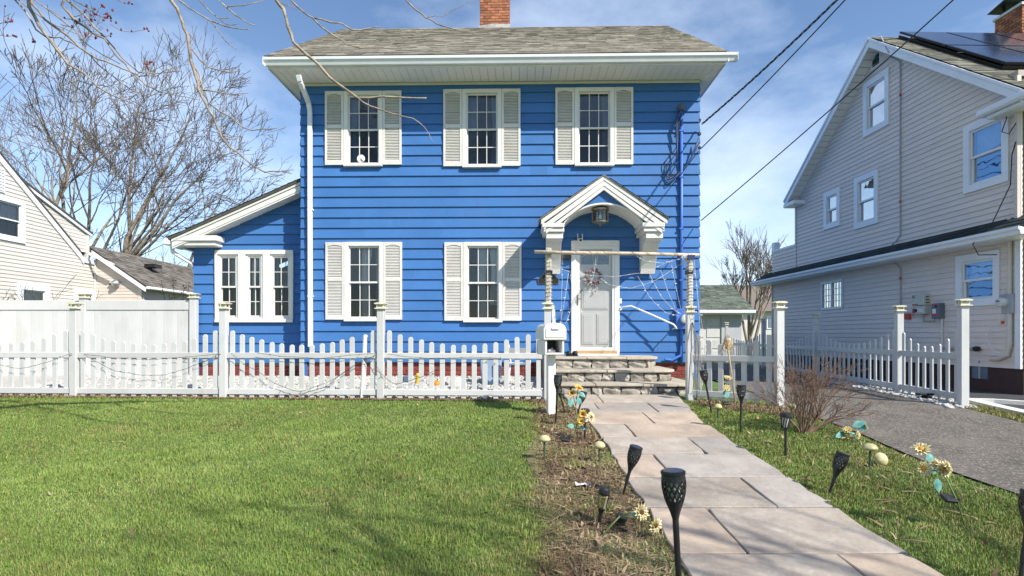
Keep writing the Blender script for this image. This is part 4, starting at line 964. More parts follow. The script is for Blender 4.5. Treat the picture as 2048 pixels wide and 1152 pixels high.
o = MB(); o.prism([(x0 + .02, zr_ - .17), (x0 + .02, zr_ - .04), (xe, zee - .045), (xe, zee - .175)], 'xz', -.17, -.12); o.build('rake_board', TRIMW, wing)
o = MB(); o.box(xe, xe + .1, -.14, LW, zee - .1, zee - .01); o.build('gutter', TRIMW, wing, bevel=.02); MB().box(x1 + .016, xe, -.1, LW, ze_ - .18, ze_ - .15).build('soffit', TRIMW, wing)
g0, g1 = lp(178, 507, -.4), lp(228, 530, -.4); MB().bar((g0[0], -.4, g0[1]), (g1[0], -.4, g1[1]), .07, .07).build('gutter', TRIMW, wing)
rv = lp(299, 531, 1.5); MB().box(rv[0] - .18, rv[0] + .18, 1.5, 1.9, rv[1] - .06, rv[1] + .06).build('roof_vent', DARKM, wing)
MB().box(x0, x1, LW - .1, LW, .5, ze_).build('wall', PINKS, wing)
wing.matrix_basis = (Matrix.Translation(LF.o) @ Matrix.Rotation(LF.a, 4, 'Z')).inverted() @ Matrix.Translation((0, LY, 0)); dissolve(wing)
wl_ = empty('wall_lamp', (*at(232, 568, LY - .05)[:2], at(232, 568, LY)[2])); tag(wl_, 'round grey lamp on the pinkish gable wall of the low wing', 'lamp')
MB().lathe([(.12, 0), (.12, -.06), (.05, -.16)], (0, 0, 0), 14, 'y').build('globe', METAL, wl_); MB().box(-.2, -.08, -.05, .02, -.03, .02).build('arm', DARKM, wl_)

# ---------------------------------------------------------------- garage and a far house
gy = 26.0; gx1 = at(1483, 600, gy)[0]; gx0 = gx1 - 6.2
gr = empty('garage', (0, gy, 0)); tag(gr, 'detached garage with green shingle roof at the end of driveway', 'garage')
ge, gk = at(1400, 622, gy)[2], at(1400, 570, gy + 2.4)[2]
MB().box(gx1 - .9, gx1, 0, .15, .4, ge).box(gx0, gx0 + .9, 0, .15, .4, ge).box(gx0 + .9, gx1 - .9, 0, .15, 2.45, ge).build('front_wall', M('garage_grey', (.42, .43, .46), .6, .08), gr)
MB().box(gx0, gx0 + .15, .15, 6, .4, ge).build('wall', CREAMS, gr); fr = empty('side', (gx1, 0, 0), parent=gr); fr.rotation_euler = (0, 0, math.pi / 2); courses(fr, .15, 6, .4, ge, .125, CREAMS, (), t=.015); dissolve(fr)
gd = MB().box(gx0 + .9, gx1 - .9, .06, .1, .4, 2.45).build('garage_door', VINYL, gr)
for j in range(4):
    for i in range(6): w_ = (gx1 - gx0 - 1.8) / 6; MB().box(gx0 + .9 + i * w_ + .07, gx0 + .9 + (i + 1) * w_ - .07, .035, .059, .46 + j * .5, .86 + j * .5).build('door_panel', VINYL, gd, bevel=.02)
o = MB(); o.prism([(-.35, ge - .02), (-.35, ge + .03), (2.4, gk), (5.2, ge + .03), (5.2, ge - .02)], 'yz', gx0 - .3, gx1 + .45); grf = o.build('roof', SHING_G, gr)
sgl = math.hypot(2.75, gk - ge); shingles(grf, (gx0 - .3, -.37, ge + .034), (1, 0, 0), (0, 2.75 / sgl, (gk - ge - .03) / sgl), gx1 - gx0 + .75, sgl, .15, .3, SHING_G, clip=lambda v: (0, gx1 - gx0 + .75 - max(0, v) * .0), seed=61)
o = MB(); o.box(gx0 - .3, gx1 + .45, -.48, -.36, ge - .1, ge + .03); o.build('gutter', TRIMW, gr)
MB().box(gx0 - .3, gx1 + .4, -.36, .0, ge - .16, ge - .1).build('soffit', TRIMW, gr)
by = 46.0; bh = empty('far_house', (*at(1528, 700, by)[:2], .5)); tag(bh, 'distant white house with brown roof between garage and beige house', 'house')
MB().box(-3, 4, 0, 7, 0, 3.1).build('wall', CREAMS, bh); MB().prism([(-.5, 3.0), (3.5, 5.4), (7.5, 3.0)], 'yz', -3.4, 4.4).build('roof', M('brown_roof', (.17, .14, .12), .9, .2, 8), bh)
w_ = MB().box(.2, 1.2, -.06, .0, 1.6, 2.6).build('window', TRIMW, bh); MB().box(.3, 1.1, -.08, -.065, 1.7, 2.5).build('pane', M('blue_grey_glass', (.14, .18, .24)), w_)
# ---------------------------------------------------------------- picket fences: every post, cap, rail and picket a part
def picket_mesh(h, w=.075, t=.022, mat=None):
    key = ('picket', round(h, 2), w)
    if key not in MESHES:
        p = [(-w / 2, 0), (w / 2, 0), (w / 2, h - .028), (w * .36, h - .01), (w * .17, h), (-w * .17, h), (-w * .36, h - .01), (-w / 2, h - .028)]
        MESHES[key] = MB().prism(p, 'xz', -t / 2, t / 2).mesh('picket', VINYL, bevel=.003)
    return MESHES[key]
def post(fence, x, y, z0, h, w=.105, rz=0, mat=None, solar=True):
    key = ('post', round(h, 2), w)
    if key not in MESHES: MESHES[key] = MB().box(-w / 2, w / 2, -w / 2, w / 2, 0, h).mesh('post', mat or VINYL, bevel=.005)
    o = put('post', MESHES[key], fence, (x, y, z0)); o.rotation_euler = (0, 0, rz)
    key = ('cap', w)
    if key not in MESHES:
        m = MB(); a = w / 2; m.box(-a - .028, a + .028, -a - .028, a + .028, -.012, .004); m.box(-a - .004, a + .004, -a - .004, a + .004, .004, .018)
        for sx in (-1, 1):
            for sy in (-1, 1): m.box(sx * (a - .004) - .009, sx * (a - .004) + .009, sy * (a - .004) - .009, sy * (a - .004) + .009, .018, .06)
        m.box(-a + .022, a - .022, -a + .022, a - .022, .018, .06)
        m.prism([(-a - .022, .06), (a + .022, .06), (a + .034, .068), (a + .034, .076), (a * .7, .088), (-a * .7, .088), (-a - .034, .076), (-a - .034, .068)], 'xz', -a - .03, a + .03)
        MESHES[key] = m.mesh('cap', CAPV)
    c = put('cap', MESHES[key], o, (0, 0, h))
    return o
def panel(fence, p0, p1, zr_lo, zr_hi, n, top_mid, top_end, g=None, power=1.9, picket_w=.075, skew=0, side=-1, mode='dip', drop=None):
    """rails and pickets between two posts; p0, p1 = (x, y) in the fence's own frame"""
    d = Vector((p1[0] - p0[0], p1[1] - p0[1])); L = d.length; d /= L; rz = math.atan2(d.y, d.x); nr = Vector((-d.y, d.x))
    for z in (zr_lo, zr_hi):
        a, b = Vector(p0) + d * .05, Vector(p1) - d * .05
        MB().bar((a.x, a.y, z), (b.x, b.y, z), .05, .086).build('rail', VINYL, fence, bevel=.004)
    for i in range(n):
        t = (i + .5) / n; c = Vector(p0) + d * (.05 + (L - .1) * t) + nr * 0
        s_ = abs(2 * t - 1)
        h = top_mid + (top_end - top_mid) * s_ ** power
        zb = zr_lo - .09
        hh_ = round((h - zb) * 50) / 50
        o = put('picket', picket_mesh(hh_, picket_w), fence, (c.x, c.y, zb)); o.rotation_euler = (rg.uniform(-.006, .006), rg.uniform(-.008, .008), rz + rg.uniform(-.01, .01))
        if skew and i == skew: o.rotation_euler = (.02, .05, rz + 1.15); o.scale = (1.25, 1, 1)
rg = random.Random(12)
def fence_frame(name, label): e = empty(name); tag(e, label, 'fence'); return e
# long front run
FP = []
for px, Y in ((-170, 9.24), (150, 9.1), (448, 8.98), (762, 8.85), (1095, 8.72)): FP.append(((px - CX) * Y / F_PX, Y))
ff = fence_frame('picket_fence', 'long white vinyl picket fence with scalloped tops along the lawn')
for i, (x, y) in enumerate(FP): post(ff, x, y, G(x, y) - .1, 1.40 + .1, rz=-.05)
for i in range(4):
    panel(ff, FP[i], FP[i + 1], .665, 1.228, 14 if i < 2 else 15, 1.395, 1.64, skew=13 if i == 2 else 0)
# short angled run right of the path
a0, a1 = (2.72, 8.8), (3.757, 8.09)
fs = fence_frame('picket_fence', 'short white picket fence piece between path and driveway with dry vine')
post(fs, *a0, .42, 1.48); post(fs, *a1, G(*a1) - .1, 1.42 + .1)
panel(fs, a0, a1, .66, 1.2, 7, 1.38, 1.62)
# driveway run along the far side, going back
DP = [((px - CX) * Y / F_PX, Y) for px, Y in ((1926, 8.2), (1798, 9.95), (1632, 13.5), (1527, 17.5), (1453, 22.0))]
fd = fence_frame('picket_fence', 'white picket fence running back along the far side of driveway')
for x, y in DP: post(fd, x, y, .43, 1.54, rz=-.12)
for i, n in zip(range(4), (8, 16, 18, 20)): panel(fd, DP[i], DP[i + 1], .66, 1.24, n, 1.37, 1.66, side=1)
# privacy fence of tongue-and-groove boards
pf = empty('privacy_fence', (0, 11.72, 0)); tag(pf, 'tall white solid privacy fence between sunroom and cream house', 'fence')
PX = [at(px, 0, 11.72)[0] for px in (-290, -60, 168, 388)]
for x in PX: post(pf, x, 0, .5, at(0, 597, 11.72)[2] - .5 + .02, w=.125)
zt = at(0, 601, 11.72)[2]; zl = at(0, 620, 11.72)[2]
bm_ = None
for a, b in zip(PX[:-1], PX[1:]):
    MB().box(a + .065, b - .065, -.03, .03, zl, zt).build('rail', VINYL, pf, bevel=.006); MB().box(a + .065, b - .065, -.03, .03, .62, .76).build('rail', VINYL, pf, bevel=.006)
    n = 15; w_ = (b - a - .13) / n
    m = MB().box(.004, w_ - .004, -.011, .011, .75, zl + .01).box(-.006, .005, -.006, .006, .75, zl + .01).mesh('board', VINYL, bevel=.003)
    for i in range(n): put('board', m, pf, (a + .065 + i * w_, 0, 0))

# ---------------------------------------------------------------- rustic arbor over the path, light strings
ARB = M('peeling_white_timber', (.50, .43, .33), .85, .5, 9, .6, 40, stretch=(6, 6, 1.2), col2=(.68, .64, .56))
ar = empty('rustic_arbor', (FP[4][0], FP[4][1], 1.9)); tag(ar, 'rustic pole arbor with weathered wooden uprights spanning the path entrance', 'arbor')
bx, by_ = FP[4]; 
def rel(p): return (p[0] - bx, p[1] - by_, p[2] - 1.9)
lt0, lt1 = at(1096, 640, 8.72), at(1097, 495, 8.72)
MB().bar(rel((bx + .01, by_, 1.98)), rel(at(1097, 496, 8.72)), .085, .07).build('upright', ARB, ar, bevel=.01)
MB().bar(rel((bx + .11, by_ + .03, 1.55)), rel(at(1106, 610, 8.78)), .05, .05).build('brace', VINYL, ar)
MB().bar(rel((a0[0], a0[1], 1.96)), rel(at(1380, 512, 8.8)), .075, .07).build('upright', ARB, ar, bevel=.01)
cb0, cb1 = at(1069, 503.5, 8.64), at(1398, 510, 8.72)
MB().tube([rel(cb0), rel(at(1150, 506, 8.66)), rel(at(1260, 507, 8.68)), rel(cb1)], [.026, .029, .027, .024], 8).build('crossbar', M('pale_pole', (.50, .42, .33), .8, .3, 7, .5, 40), ar, smooth=True)
for px, py in ((1098, 545), (1378, 545)):
    MB().box(-.05, .05, -.045, .045, -.03, .03).build('strap', DARKM, ar).location = rel(at(px, py, 8.72 if px < 1200 else 8.8))
def cord(name, pts, label, r=.0021, mat=None, cat='string lights', bulbs=True, group=None, every=.12, bulb_mat=None, sag=None):
    """a light string: cord and single little bulbs"""
    P = []
    for a, b in zip(pts[:-1], pts[1:]):
        for k in range(6): P.append(Vector(a).lerp(Vector(b), k / 6))
    P.append(Vector(pts[-1])); Q = [P[0]] + [(P[i - 1] + P[i] * 2 + P[i + 1]) / 4 + Vector((rg.uniform(-.004, .004), rg.uniform(-.006, .006), rg.uniform(-.004, .004))) for i in range(1, len(P) - 1)] + [P[-1]]
    e = empty(name, Q[0]); tag(e, label, cat, group)
    L = [q - Q[0] for q in Q]; MB().tube(L, r, 5).build('cord', mat or WIRE_W, e, smooth=True)
    if bulbs:
        key = ('bulb', (bulb_mat or WIRE_W).name)
        if key not in MESHES: MESHES[key] = MB().lathe([(.004, 0), (.006, .004), (.006, .016), (.004, .03), (.001, .034)], n=6).mesh('bulb', bulb_mat or WIRE_W)
        acc = 0
        for a, b in zip(L[:-1], L[1:]):
            acc += (b - a).length
            if acc > every: acc = 0; o = put('bulb', MESHES[key], e, b); o.rotation_euler = (rg.uniform(1.2, 1.9), 0, rg.uniform(0, 6.3))
    return e
AY = 8.7
LS = [([(1102, 530), (1145, 546), (1190, 552), (1230, 553), (1290, 545), (1345, 520)], 'white light string drooping across the door from the left upright'),
      ([(1124, 508), (1124, 570), (1122, 645)], 'white light strand hanging straight down left of the door'),
      ([(1137, 546), (1130, 595), (1121, 645)], 'slanting white light strand just left of the door casing'),
      ([(1141, 548), (1146, 595), (1140, 625), (1131, 648)], 'white light strand bowing in front of the door casing'),
      ([(1193, 508), (1187, 552), (1176, 590), (1146, 655)], 'thin white strand crossing the wreath on the door'),
      ([(1200, 556), (1220, 570), (1260, 577), (1310, 562), (1372, 522)], 'white light string sagging right of the wreath'),
      ([(1268, 509), (1290, 522), (1330, 527), (1368, 514)], 'white string looped under the right end of the crossbar'),
      ([(1275, 552), (1300, 595), (1330, 625), (1358, 632)], 'lowest white strand curving toward the meter on the blue wall'),
      ([(1298, 545), (1320, 590), (1345, 618), (1362, 628)], 'second lowest white strand curving toward the meter'),
      ([(1321, 540), (1335, 580), (1352, 622)], 'third white strand falling toward the meter'),
      ([(1343, 530), (1352, 575), (1362, 620)], 'steep white strand closest to the right upright'),
      ([(1382, 515), (1393, 560), (1399, 640), (1404, 720), (1402, 790)], 'white cord hanging outside the right gate post'),
      ([(1388, 520), (1396, 600), (1410, 690), (1405, 770), (1398, 800)], 'tangled white cord hanging beside the short picket fence')]
for pts, lab in LS: cord('string_lights', [at(px, py, AY - (.06 if i % 2 else 0)) for i, (px, py) in enumerate(pts)], lab, group='light strings on the arbor')
for i, (c, px, py, rr) in enumerate(((0, 1377, 516, .07),)):
    e = empty('cord_tangle', at(px, py, AY - .05)); tag(e, 'messy tangle of white cord knotted at the arbor corner', 'cord')
    P = [Vector((rr * math.sin(k * 1.3) * rg.uniform(.5, 1.3) - .03, .05 * math.sin(k * 2.1), rr * math.cos(k * 1.7) * rg.uniform(.5, 1.2))) for k in range(26)]; MB().tube(P, .005, 5).build('cord', WIRE_W, e, smooth=True)
    MB().box(-.05, .05, -.03, .03, -.035, .035).build('timer_box', M('dark_blue_plastic', (.02, .04, .11), .4), e).location = (.02, -.06, .0)
e = empty('cord_wrap', at(1150, 506, 8.66)); tag(e, 'thin cord wound spirally round the arbor crossbar', 'cord')
P = []
for k in range(150):
    t = k / 149; px = 1110 + t * 270; py = 503.5 + 4.5 * t; q = Vector(at(px, py + .6, 8.655 + .05 * t)) - Vector(at(1150, 506, 8.66)); P.append(q + Vector((0, .030 * math.cos(k * .4), .030 * math.sin(k * .4))))
MB().tube(P, .0028, 4).build('cord', WIRE_G, e)
for s_, (px, y0, y1, Y) in enumerate(((1097, 500, 612, 8.72), (1379, 515, 612, 8.8))):
    e = empty('cord_wrap', at(px, y1, Y)); tag(e, ('pale cord wound round the left arbor upright', 'pale cord wound round the right arbor upright')[s_], 'cord'); P = []
    for k in range(120): t = k / 119; q = Vector(at(px, y1 + (y0 - y1) * t, Y)) - Vector(at(px, y1, Y)); P.append(q + Vector((.056 * math.cos(k * .8), .05 * math.sin(k * .8), 0)))
    MB().tube(P, .0045, 4).build('cord', WIRE_W if s_ else M('pale_cord', (.5, .45, .36), .8), e)
# dark light strings along the front fence
BULB = M('clear_bulb', (.10, .10, .09), .2, .1, spec=.9)
def fence_cord(pairs, lab):
    pts = []
    for px, py in pairs:
        Y = 9.1 + (px - 150) * (8.72 - 9.1) / (1095 - 150) - .075; pts.append(at(px, py, Y))
    cord('fence_lights', pts, lab, r=.0033, mat=WIRE_G, group='dark light strings on the front fence', bulb_mat=BULB, every=.13)
fence_cord([(-40, 722), (40, 738), (90, 726), (140, 708)], 'dark light string on leftmost fence panel')
fence_cord([(168, 709), (190, 722), (230, 742), (280, 750), (330, 750), (370, 738), (420, 718), (438, 707)], 'dark light string sagging between the numbered and second post')
fence_cord([(168, 708), (230, 716), (300, 720), (370, 714), (438, 708)], 'taut dark cord just under the rail of the panel before the sunroom')
fence_cord([(462, 706), (490, 730), (520, 745), (550, 768), (600, 785), (660, 762), (720, 725), (752, 710)], 'dark light string drooping before the sunroom bricks')
fence_cord([(515, 706), (560, 712), (640, 717), (700, 710), (752, 707)], 'dark cord along the rail below the downspout')
fence_cord([(600, 788), (650, 775), (700, 735), (740, 712), (765, 750), (790, 770), (850, 752), (880, 735)], 'dark light string tangled round the middle post')
fence_cord([(775, 708), (820, 714), (880, 717), (940, 714), (1000, 716)], 'dark cord along the rail below the right-hand window')
cord('vine_strand', [at(1386, 780, 8.7), at(1391, 700, 8.7), at(1384, 640, 8.74), at(1398, 690, 8.6), at(1393, 800, 8.66)], 'dry vine stem twining up the right gate post', r=.007, mat=TWIG, cat='vine', bulbs=False)
# faded house digits on the leftmost visible post
for k in range(3): pass
# ---------------------------------------------------------------- things on and by the house
def on_house(name, label, cat, u, d, z, group=None):
    e = empty(name); e.matrix_world = Matrix.Translation(HF.o) @ Matrix.Rotation(HF.a, 4, 'Z') @ Matrix.Translation((u, d, z)); tag(e, label, cat, group); return e
# wreath on the storm door
u, z = HF.uz(1186, 553, -.07); wr = on_house('wreath', 'small purple and pink flower wreath hung on the white door', 'wreath', u, -.075, z)
BERRY = M('dusty_purple_flowers', (.15, .095, .125), .85, .4, 40, col2=(.33, .25, .27), orand=.5); TWG = M('vine_twig', (.22, .14, .09), .9, .3, 20)
MB().tube([(.13 * math.cos(t), 0, .13 * math.sin(t)) for t in [2 * math.pi * i / 24 for i in range(25)]], .014, 6, cap=False).build('ring', TWG, wr)
o = MB(); r2 = random.Random(3)
bl = MB().ball((0, 0, 0), .019, .016, .019, 6, 4).mesh('blossom', BERRY)
for i in range(58): t = r2.uniform(0, 6.283); r_ = .13 + r2.uniform(-.035, .04); q = put('blossom', bl, wr, (r_ * math.cos(t), r2.uniform(-.025, .0), r_ * math.sin(t))); q.scale = (r2.uniform(.5, 1.3),) * 3
for i in range(5): q = put('blossom', bl, wr, (.06 + r2.uniform(-.02, .02), -.01, -.15 - i * .035)); q.scale = (.8,) * 3
# security camera
u, z = HF.uz(1160, 478, -.06); sc_ = on_house('security_camera', 'white security camera with twin aerials above the door', 'camera', u, -.03, z)
WP = M('white_plastic', (.78, .78, .76), .35, .04)
MB().box(-.03, .03, -.03, .02, -.04, .04).build('mount', DARKM, sc_); MB().lathe([(.02, -.14), (.042, -.135), (.045, -.09), (.045, -.03), (.03, .0)], (.0, 0, -.04), 14, 'y').build('head', WP, sc_, smooth=False); MB().lathe([(.026, -.146), (.026, -.138)], (0, 0, -.04), 12, 'y').build('lens', DARKM, sc_)
for s_ in (-1, 1): MB().box(s_ * .045 - .007, s_ * .045 + .007, -.05, -.036, -.02, .1).build('aerial', WP, sc_)
# plaque, small box light
u, z = HF.uz(1097, 556, -.03); pq = on_house('house_plaque', 'black arched house number plaque on blue wall behind the left arbor upright', 'plaque', u, -.022, z)
pts = [(-.19, -.11), (.19, -.11), (.2, -.02), (.12, .04), (.07, .12), (0, .15), (-.07, .12), (-.12, .04), (-.2, -.02)]
MB().prism([(x * 1.06, zz_ * 1.08) for x, zz_ in pts], 'xz', -.014, -.002).build('border', BRASS, pq); MB().prism(pts, 'xz', -.022, -.0145).build('plate', DARKM, pq)
u, z = HF.uz(1131, 514, -.04); bx_ = on_house('wall_box', 'small dark box light on blue wall left of the door', 'box', u, -.02, z); MB().box(-.09, .09, -.07, .0, -.04, .04).build('housing', M('dark_bronze', (.05, .045, .04), .5), bx_, bevel=.008); MB().box(-.15, -.12, -.05, 0, -.12, .05).build('bracket', GREYP, bx_)
# round sticker disc in the upper left window
u, z = HF.uz(721.5, 317, .0); dk = on_house('window_disc', 'round white disc in the lower sash of the upper left window', 'disc', u, .012, z); MB().lathe([(.075, -.006), (.08, 0), (.075, .006)], n=20, axis='y').build('disc', WP, dk); MB().bar((-.0, -.008, -.0), (.05, -.008, -.06), .03, .012).build('dark_mark', DARKM, dk)
# electric service: mast painted blue, meter, cables
BLUEP = M('blue_painted_metal', (.05, .15, .50), .4, .08, 3)
mu = HF.uz(1363, 400, -.06)[0]; zt_ = HF.uz(1363, 222, -.06)[1]
ms = on_house('service_mast', 'blue painted electric service conduit up the right edge of the wall', 'conduit', mu, 0, 0)
MB().tube([(0, -.055, .98), (0, -.055, zt_)], .03, 10).build('pipe', BLUEP, ms, smooth=True)
MB().lathe([(.034, 0), (.06, .02), (.062, .09), (.04, .13), (.01, .14)], (0, -.075, zt_), 12).build('weatherhead', M('grey_cast', (.10, .10, .11), .6, .2), ms)
for z in (2.6, 3.6, 4.6, 5.5): MB().box(-.045, .045, -.088, -.02, z, z + .03).build('strap', BLUEP, ms)
MB().tube([(0, -.055, 1.35), (-.02, -.06, 1.15), (-.2, -.08, 1.06), (-.33, -.08, 1.08)], .03, 8).build('lower_bend', BLUEP, ms)
r2 = random.Random(9)
for k in range(4):
    a, b = HF.uz(1348 + k * 2, 268 + k * 2, -.06), None; P = []
    uu, zz_ = 0, zt_ + .05
    P = [(0, -.1, zt_ + .03), (-.06 - .02 * k, -.12, zt_ - .25), (-.1, -.1, zt_ - .7 - .08 * k), (-.32 + .04 * k, -.06, zt_ - 1.0 - .07 * k), (-.26, -.06, zt_ - 1.28 - .05 * k), (.1, -.08, zt_ - 1.05), (.36, -.12, zt_ - .55 + .04 * k)]
    Q = []
    for i in range(len(P) - 1):
        for t in (0, .25, .5, .75):
            p0_, p1_, p2_, p3_ = [Vector(P[max(0, min(len(P) - 1, i + j))]) for j in (-1, 0, 1, 2)]
            Q.append(.5 * ((2 * p1_) + (-p0_ + p2_) * t + (2 * p0_ - 5 * p1_ + 4 * p2_ - p3_) * t * t + (-p0_ + 3 * p1_ - 3 * p2_ + p3_) * t ** 3))
    MB().tube(Q, .009, 5).build('cable', CABLE if k != 2 else BLUEP, ms, smooth=True)
for k in range(3): MB().lathe([(.022, 0), (.032, .015), (.022, .03), (.032, .045), (.02, .06)], (.365, -.03, zt_ - .16 - k * .27), 10, 'y').build('insulator', CABLE, ms)
u, z = HF.uz(1366, 638, -.1); em = on_house('electric_meter', 'blue painted electric meter with round dial by the right gate post', 'meter', u, 0, z); MB().box(-.14, .14, -.12, -.02, -.2, .2).build('housing', BLUEP, em, bevel=.01); MB().lathe([(.09, -.12), (.09, -.16), (.08, -.2), (.05, -.21)], (.03, 0, .0), 18, 'y').build('glass_dome', M('meter_glass', (.55, .57, .57)), em)
# handrail
hr_ = on_house('handrail', 'white tubular handrail on the blue wall right of the door', 'handrail', 0, 0, 0)
P = []
for px, py, d in ((1240, 617, -.03), (1243, 615, -.09), (1262, 612, -.13), (1300, 628, -.22), (1347, 649, -.33), (1352, 655, -.34), (1353, 658, -.33)): uu, zz_ = HF.uz(px, py, d); P.append((uu, d, zz_))
MB().tube(P, .017, 8).build('rail', TRIMW, hr_, smooth=True); MB().lathe([(.04, 0), (.04, -.015)], (P[0][0], -.018, P[0][2]), 12, 'y').build('flange', TRIMW, hr_); MB().tube([P[-2], (P[-2][0] + .01, -.03, P[-2][2] - .03)], .012, 6).build('bracket', TRIMW, hr_)
u, z = HF.uz(1239, 602, -.03); db = on_house('doorbell', 'small white doorbell on the blue wall beside the door', 'doorbell', u + .02, 0, z); MB().box(-.02, .02, -.045, -.02, -.05, .05).build('housing', WP, db, bevel=.004)
# shoes by the threshold
sh = empty('dark_shoes', (1.06, 10.75, 1.16)); tag(sh, 'pair of dark shoes left beside the door sill', 'shoes')
for s_ in (0, 1): MB().ball((s_ * .12, .03 * s_, .045), .055, .13, .05, 10, 6).build('shoe', DARKM, sh, smooth=True); MB().box(s_ * .12 - .05, s_ * .12 + .05, -.12 + .03 * s_, .12 + .03 * s_, 0, .02).build('sole', DARKM, sh)

# ---------------------------------------------------------------- mailbox
my = 7.66; mx, mz = at(1102, 830, my)[0], G(.5, my)
mbx = empty('mailbox', (mx, my, mz)); mbx.rotation_euler = (0, 0, R(10)); tag(mbx, 'white plastic mailbox with newspaper slot on a white post by the path', 'mailbox')
MP = M('mailbox_plastic', (.72, .71, .68), .42, .06, 6, .08, 60)
MB().box(-.052, .052, -.052, .052, -.05, .86).build('post', MP, mbx, bevel=.006)
ptop = .80; w_, dpt = .145, .46
pr = [(-w_, .2), (-w_, .33), (-w_ + .02, .38), (-w_ + .06, .405), (0, .415), (w_ - .06, .405), (w_ - .02, .38), (w_, .33), (w_, .2)]
MB().prism([(x, ptop + z) for x, z in pr], 'xz', -.2, .3).build('box', MP, mbx, bevel=.012)
MB().prism([(x * 1.06, ptop + .195 + (z - .2) * 1.04) for x, z in pr], 'xz', -.215, -.17).build('rim', MP, mbx, bevel=.008)
MB().prism([(x * .88, ptop + .225 + (z - .2) * .86) for x, z in pr], 'xz', -.225, -.216).build('door', MP, mbx, bevel=.006)
MB().prism([(-.05, ptop + .33), (.05, ptop + .33), (.05, ptop + .35), (.03, ptop + .375), (-.03, ptop + .375), (-.05, ptop + .35)], 'xz', -.245, -.224).build('door_pull', MP, mbx, bevel=.006)
o = MB(); o.box(-.13, .13, -.19, .28, ptop + .0, ptop + .03); o.box(-.13, -.1, -.19, .28, ptop + .03, ptop + .195); o.box(.1, .13, -.19, .28, ptop + .03, ptop + .195); o.box(-.1, .1, .2, .28, ptop + .03, ptop + .195); o.build('newspaper_slot', MP, mbx, bevel=.008)
MB().box(-.098, .098, .15, .195, ptop + .035, ptop + .19).build('slot_back', DARKM, mbx)
o = MB(); o.tube([(-.06, -.1, ptop + .05), (.0, -.05, ptop + .075), (.06, .1, ptop + .05)], .018, 7); o.build('paper', GREYP, mbx)

# ---------------------------------------------------------------- solar torches
def torch_head(slats=False):
    key = ('torchhead', slats)
    if key in MESHES: return MESHES[key]
    prof = [(.014, 0), (.022, .03), (.034, .06), (.042, .085), (.048, .11), (.051, .135), (.052, .155), (.050, .175), (.048, .19)]
    bm = bmesh.new(); n = 14; ring = []
    for j, (r_, h) in enumerate(prof): ring.append([bm.verts.new((r_ * math.cos(2 * math.pi * (k + .5 * (j % 2)) / n), r_ * math.sin(2 * math.pi * (k + .5 * (j % 2)) / n), h)) for k in range(n)])
    hol = []
    for j in range(len(prof) - 1):
        for k in range(n):
            if j % 2 == 0: f = bm.faces.new((ring[j][k], ring[j][(k + 1) % n], ring[j + 1][k])); g = bm.faces.new((ring[j][(k + 1) % n], ring[j + 1][(k + 1) % n], ring[j + 1][k]))
            else: f = bm.faces.new((ring[j][k], ring[j + 1][(k + 1) % n], ring[j + 1][k])); g = bm.faces.new((ring[j][k], ring[j][(k + 1) % n], ring[j + 1][(k + 1) % n]))
            if 2 <= j <= 6: hol += [f, g]
    res = bmesh.ops.dissolve_edges(bm, edges=[e for e in bm.edges if len(e.link_faces) == 2 and all(f in hol for f in e.link_faces) and abs(e.verts[0].co.z - e.verts[1].co.z) < 1e-5 and .5 < 1], use_verts=False)
    faces = [f for f in bm.faces if f.calc_center_median().z > .05 and f.calc_center_median().z < .18 and len(f.verts) >= 4]
    r_ = bmesh.ops.inset_individual(bm, faces=faces, thickness=.0038, use_even_offset=True)
    bmesh.ops.delete(bm, geom=faces, context='FACES')
    bmesh.ops.solidify(bm, geom=bm.faces[:], thickness=.003)
    me = bpy.data.meshes.new('torch_head'); bm.to_mesh(me); bm.free(); me.materials.append(DARKM); MESHES[key] = me
    return me
FROST = M('torch_flame_core', (.55, .53, .47), .5, .1)
def torch(px, py, label, lean=(0, 0), h=.5, s=1.0, xy=None, rz=0):
    x, y = xy or gpt(px, py); e = empty('solar_torch', (x, y, G(x, y)), rz); e.rotation_euler = (R(lean[0]), R(lean[1]), rz); tag(e, label, 'garden light', 'black solar torch lights'); e.scale = (s,) * 3
    st = h - .19; key = ('torchstem', round(st, 2))
    if key not in MESHES: MESHES[key] = MB().tube([(0, 0, -.06), (0, 0, .02), (0, 0, st * .45), (0, 0, st * .46), (0, 0, st)], [.004, .0095, .0095, .0125, .0135], 10).mesh('stake', DARKM)
    put('stake', MESHES[key], e); put('head', torch_head(), e, (0, 0, st))
    if 'torchcap' not in MESHES:
        MESHES['torchcap'] = MB().lathe([(.049, .186), (.051, .19), (.051, .2), (.046, .203)], n=20).mesh('rim', DARKM); MESHES['torchsol'] = MB().lathe([(.044, .2034), (.043, .2044)], n=20).mesh('solar_cell', M('solar_disc', (.03, .03, .035), .15, .2, spec=.9)); MESHES['torchcore'] = MB().lathe([(.02, .07), (.03, .11), (.03, .16)], n=10).mesh('flame_core', FROST)
    put('rim', MESHES['torchcap'], e, (0, 0, st)); put('solar_cell', MESHES['torchsol'], e, (0, 0, st)); put('flame_core', MESHES['torchcore'], e, (0, 0, st))
    return e
torch(0, 0, 'large black perforated solar torch nearest the camera beside the path', (0, -3), .80, xy=(.72, 2.42))
torch(1245, 993, 'black solar torch leaning right over the path edge, mid-way along', (6, 14), .40)
torch(1111, 850, 'upright black solar torch in front of the mailbox post', (0, 3), .60)
torch(1131, 828, 'black solar torch leaning left across the mailbox post', (0, -16), .43, s=.95)
torch(1154, 832, 'thin black solar torch leaning right beside the sunflowers by the steps', (0, 16), .36, s=.9)
torch(1423, 826, 'black solar torch leaning left before the short picket fence', (0, -11), .58)
torch(1481, 866, 'upright black solar torch in grass right of the path', (0, 1), .54)
torch(1658, 987, 'black solar torch leaning right on the grass between path and driveway', (4, 17), .33)
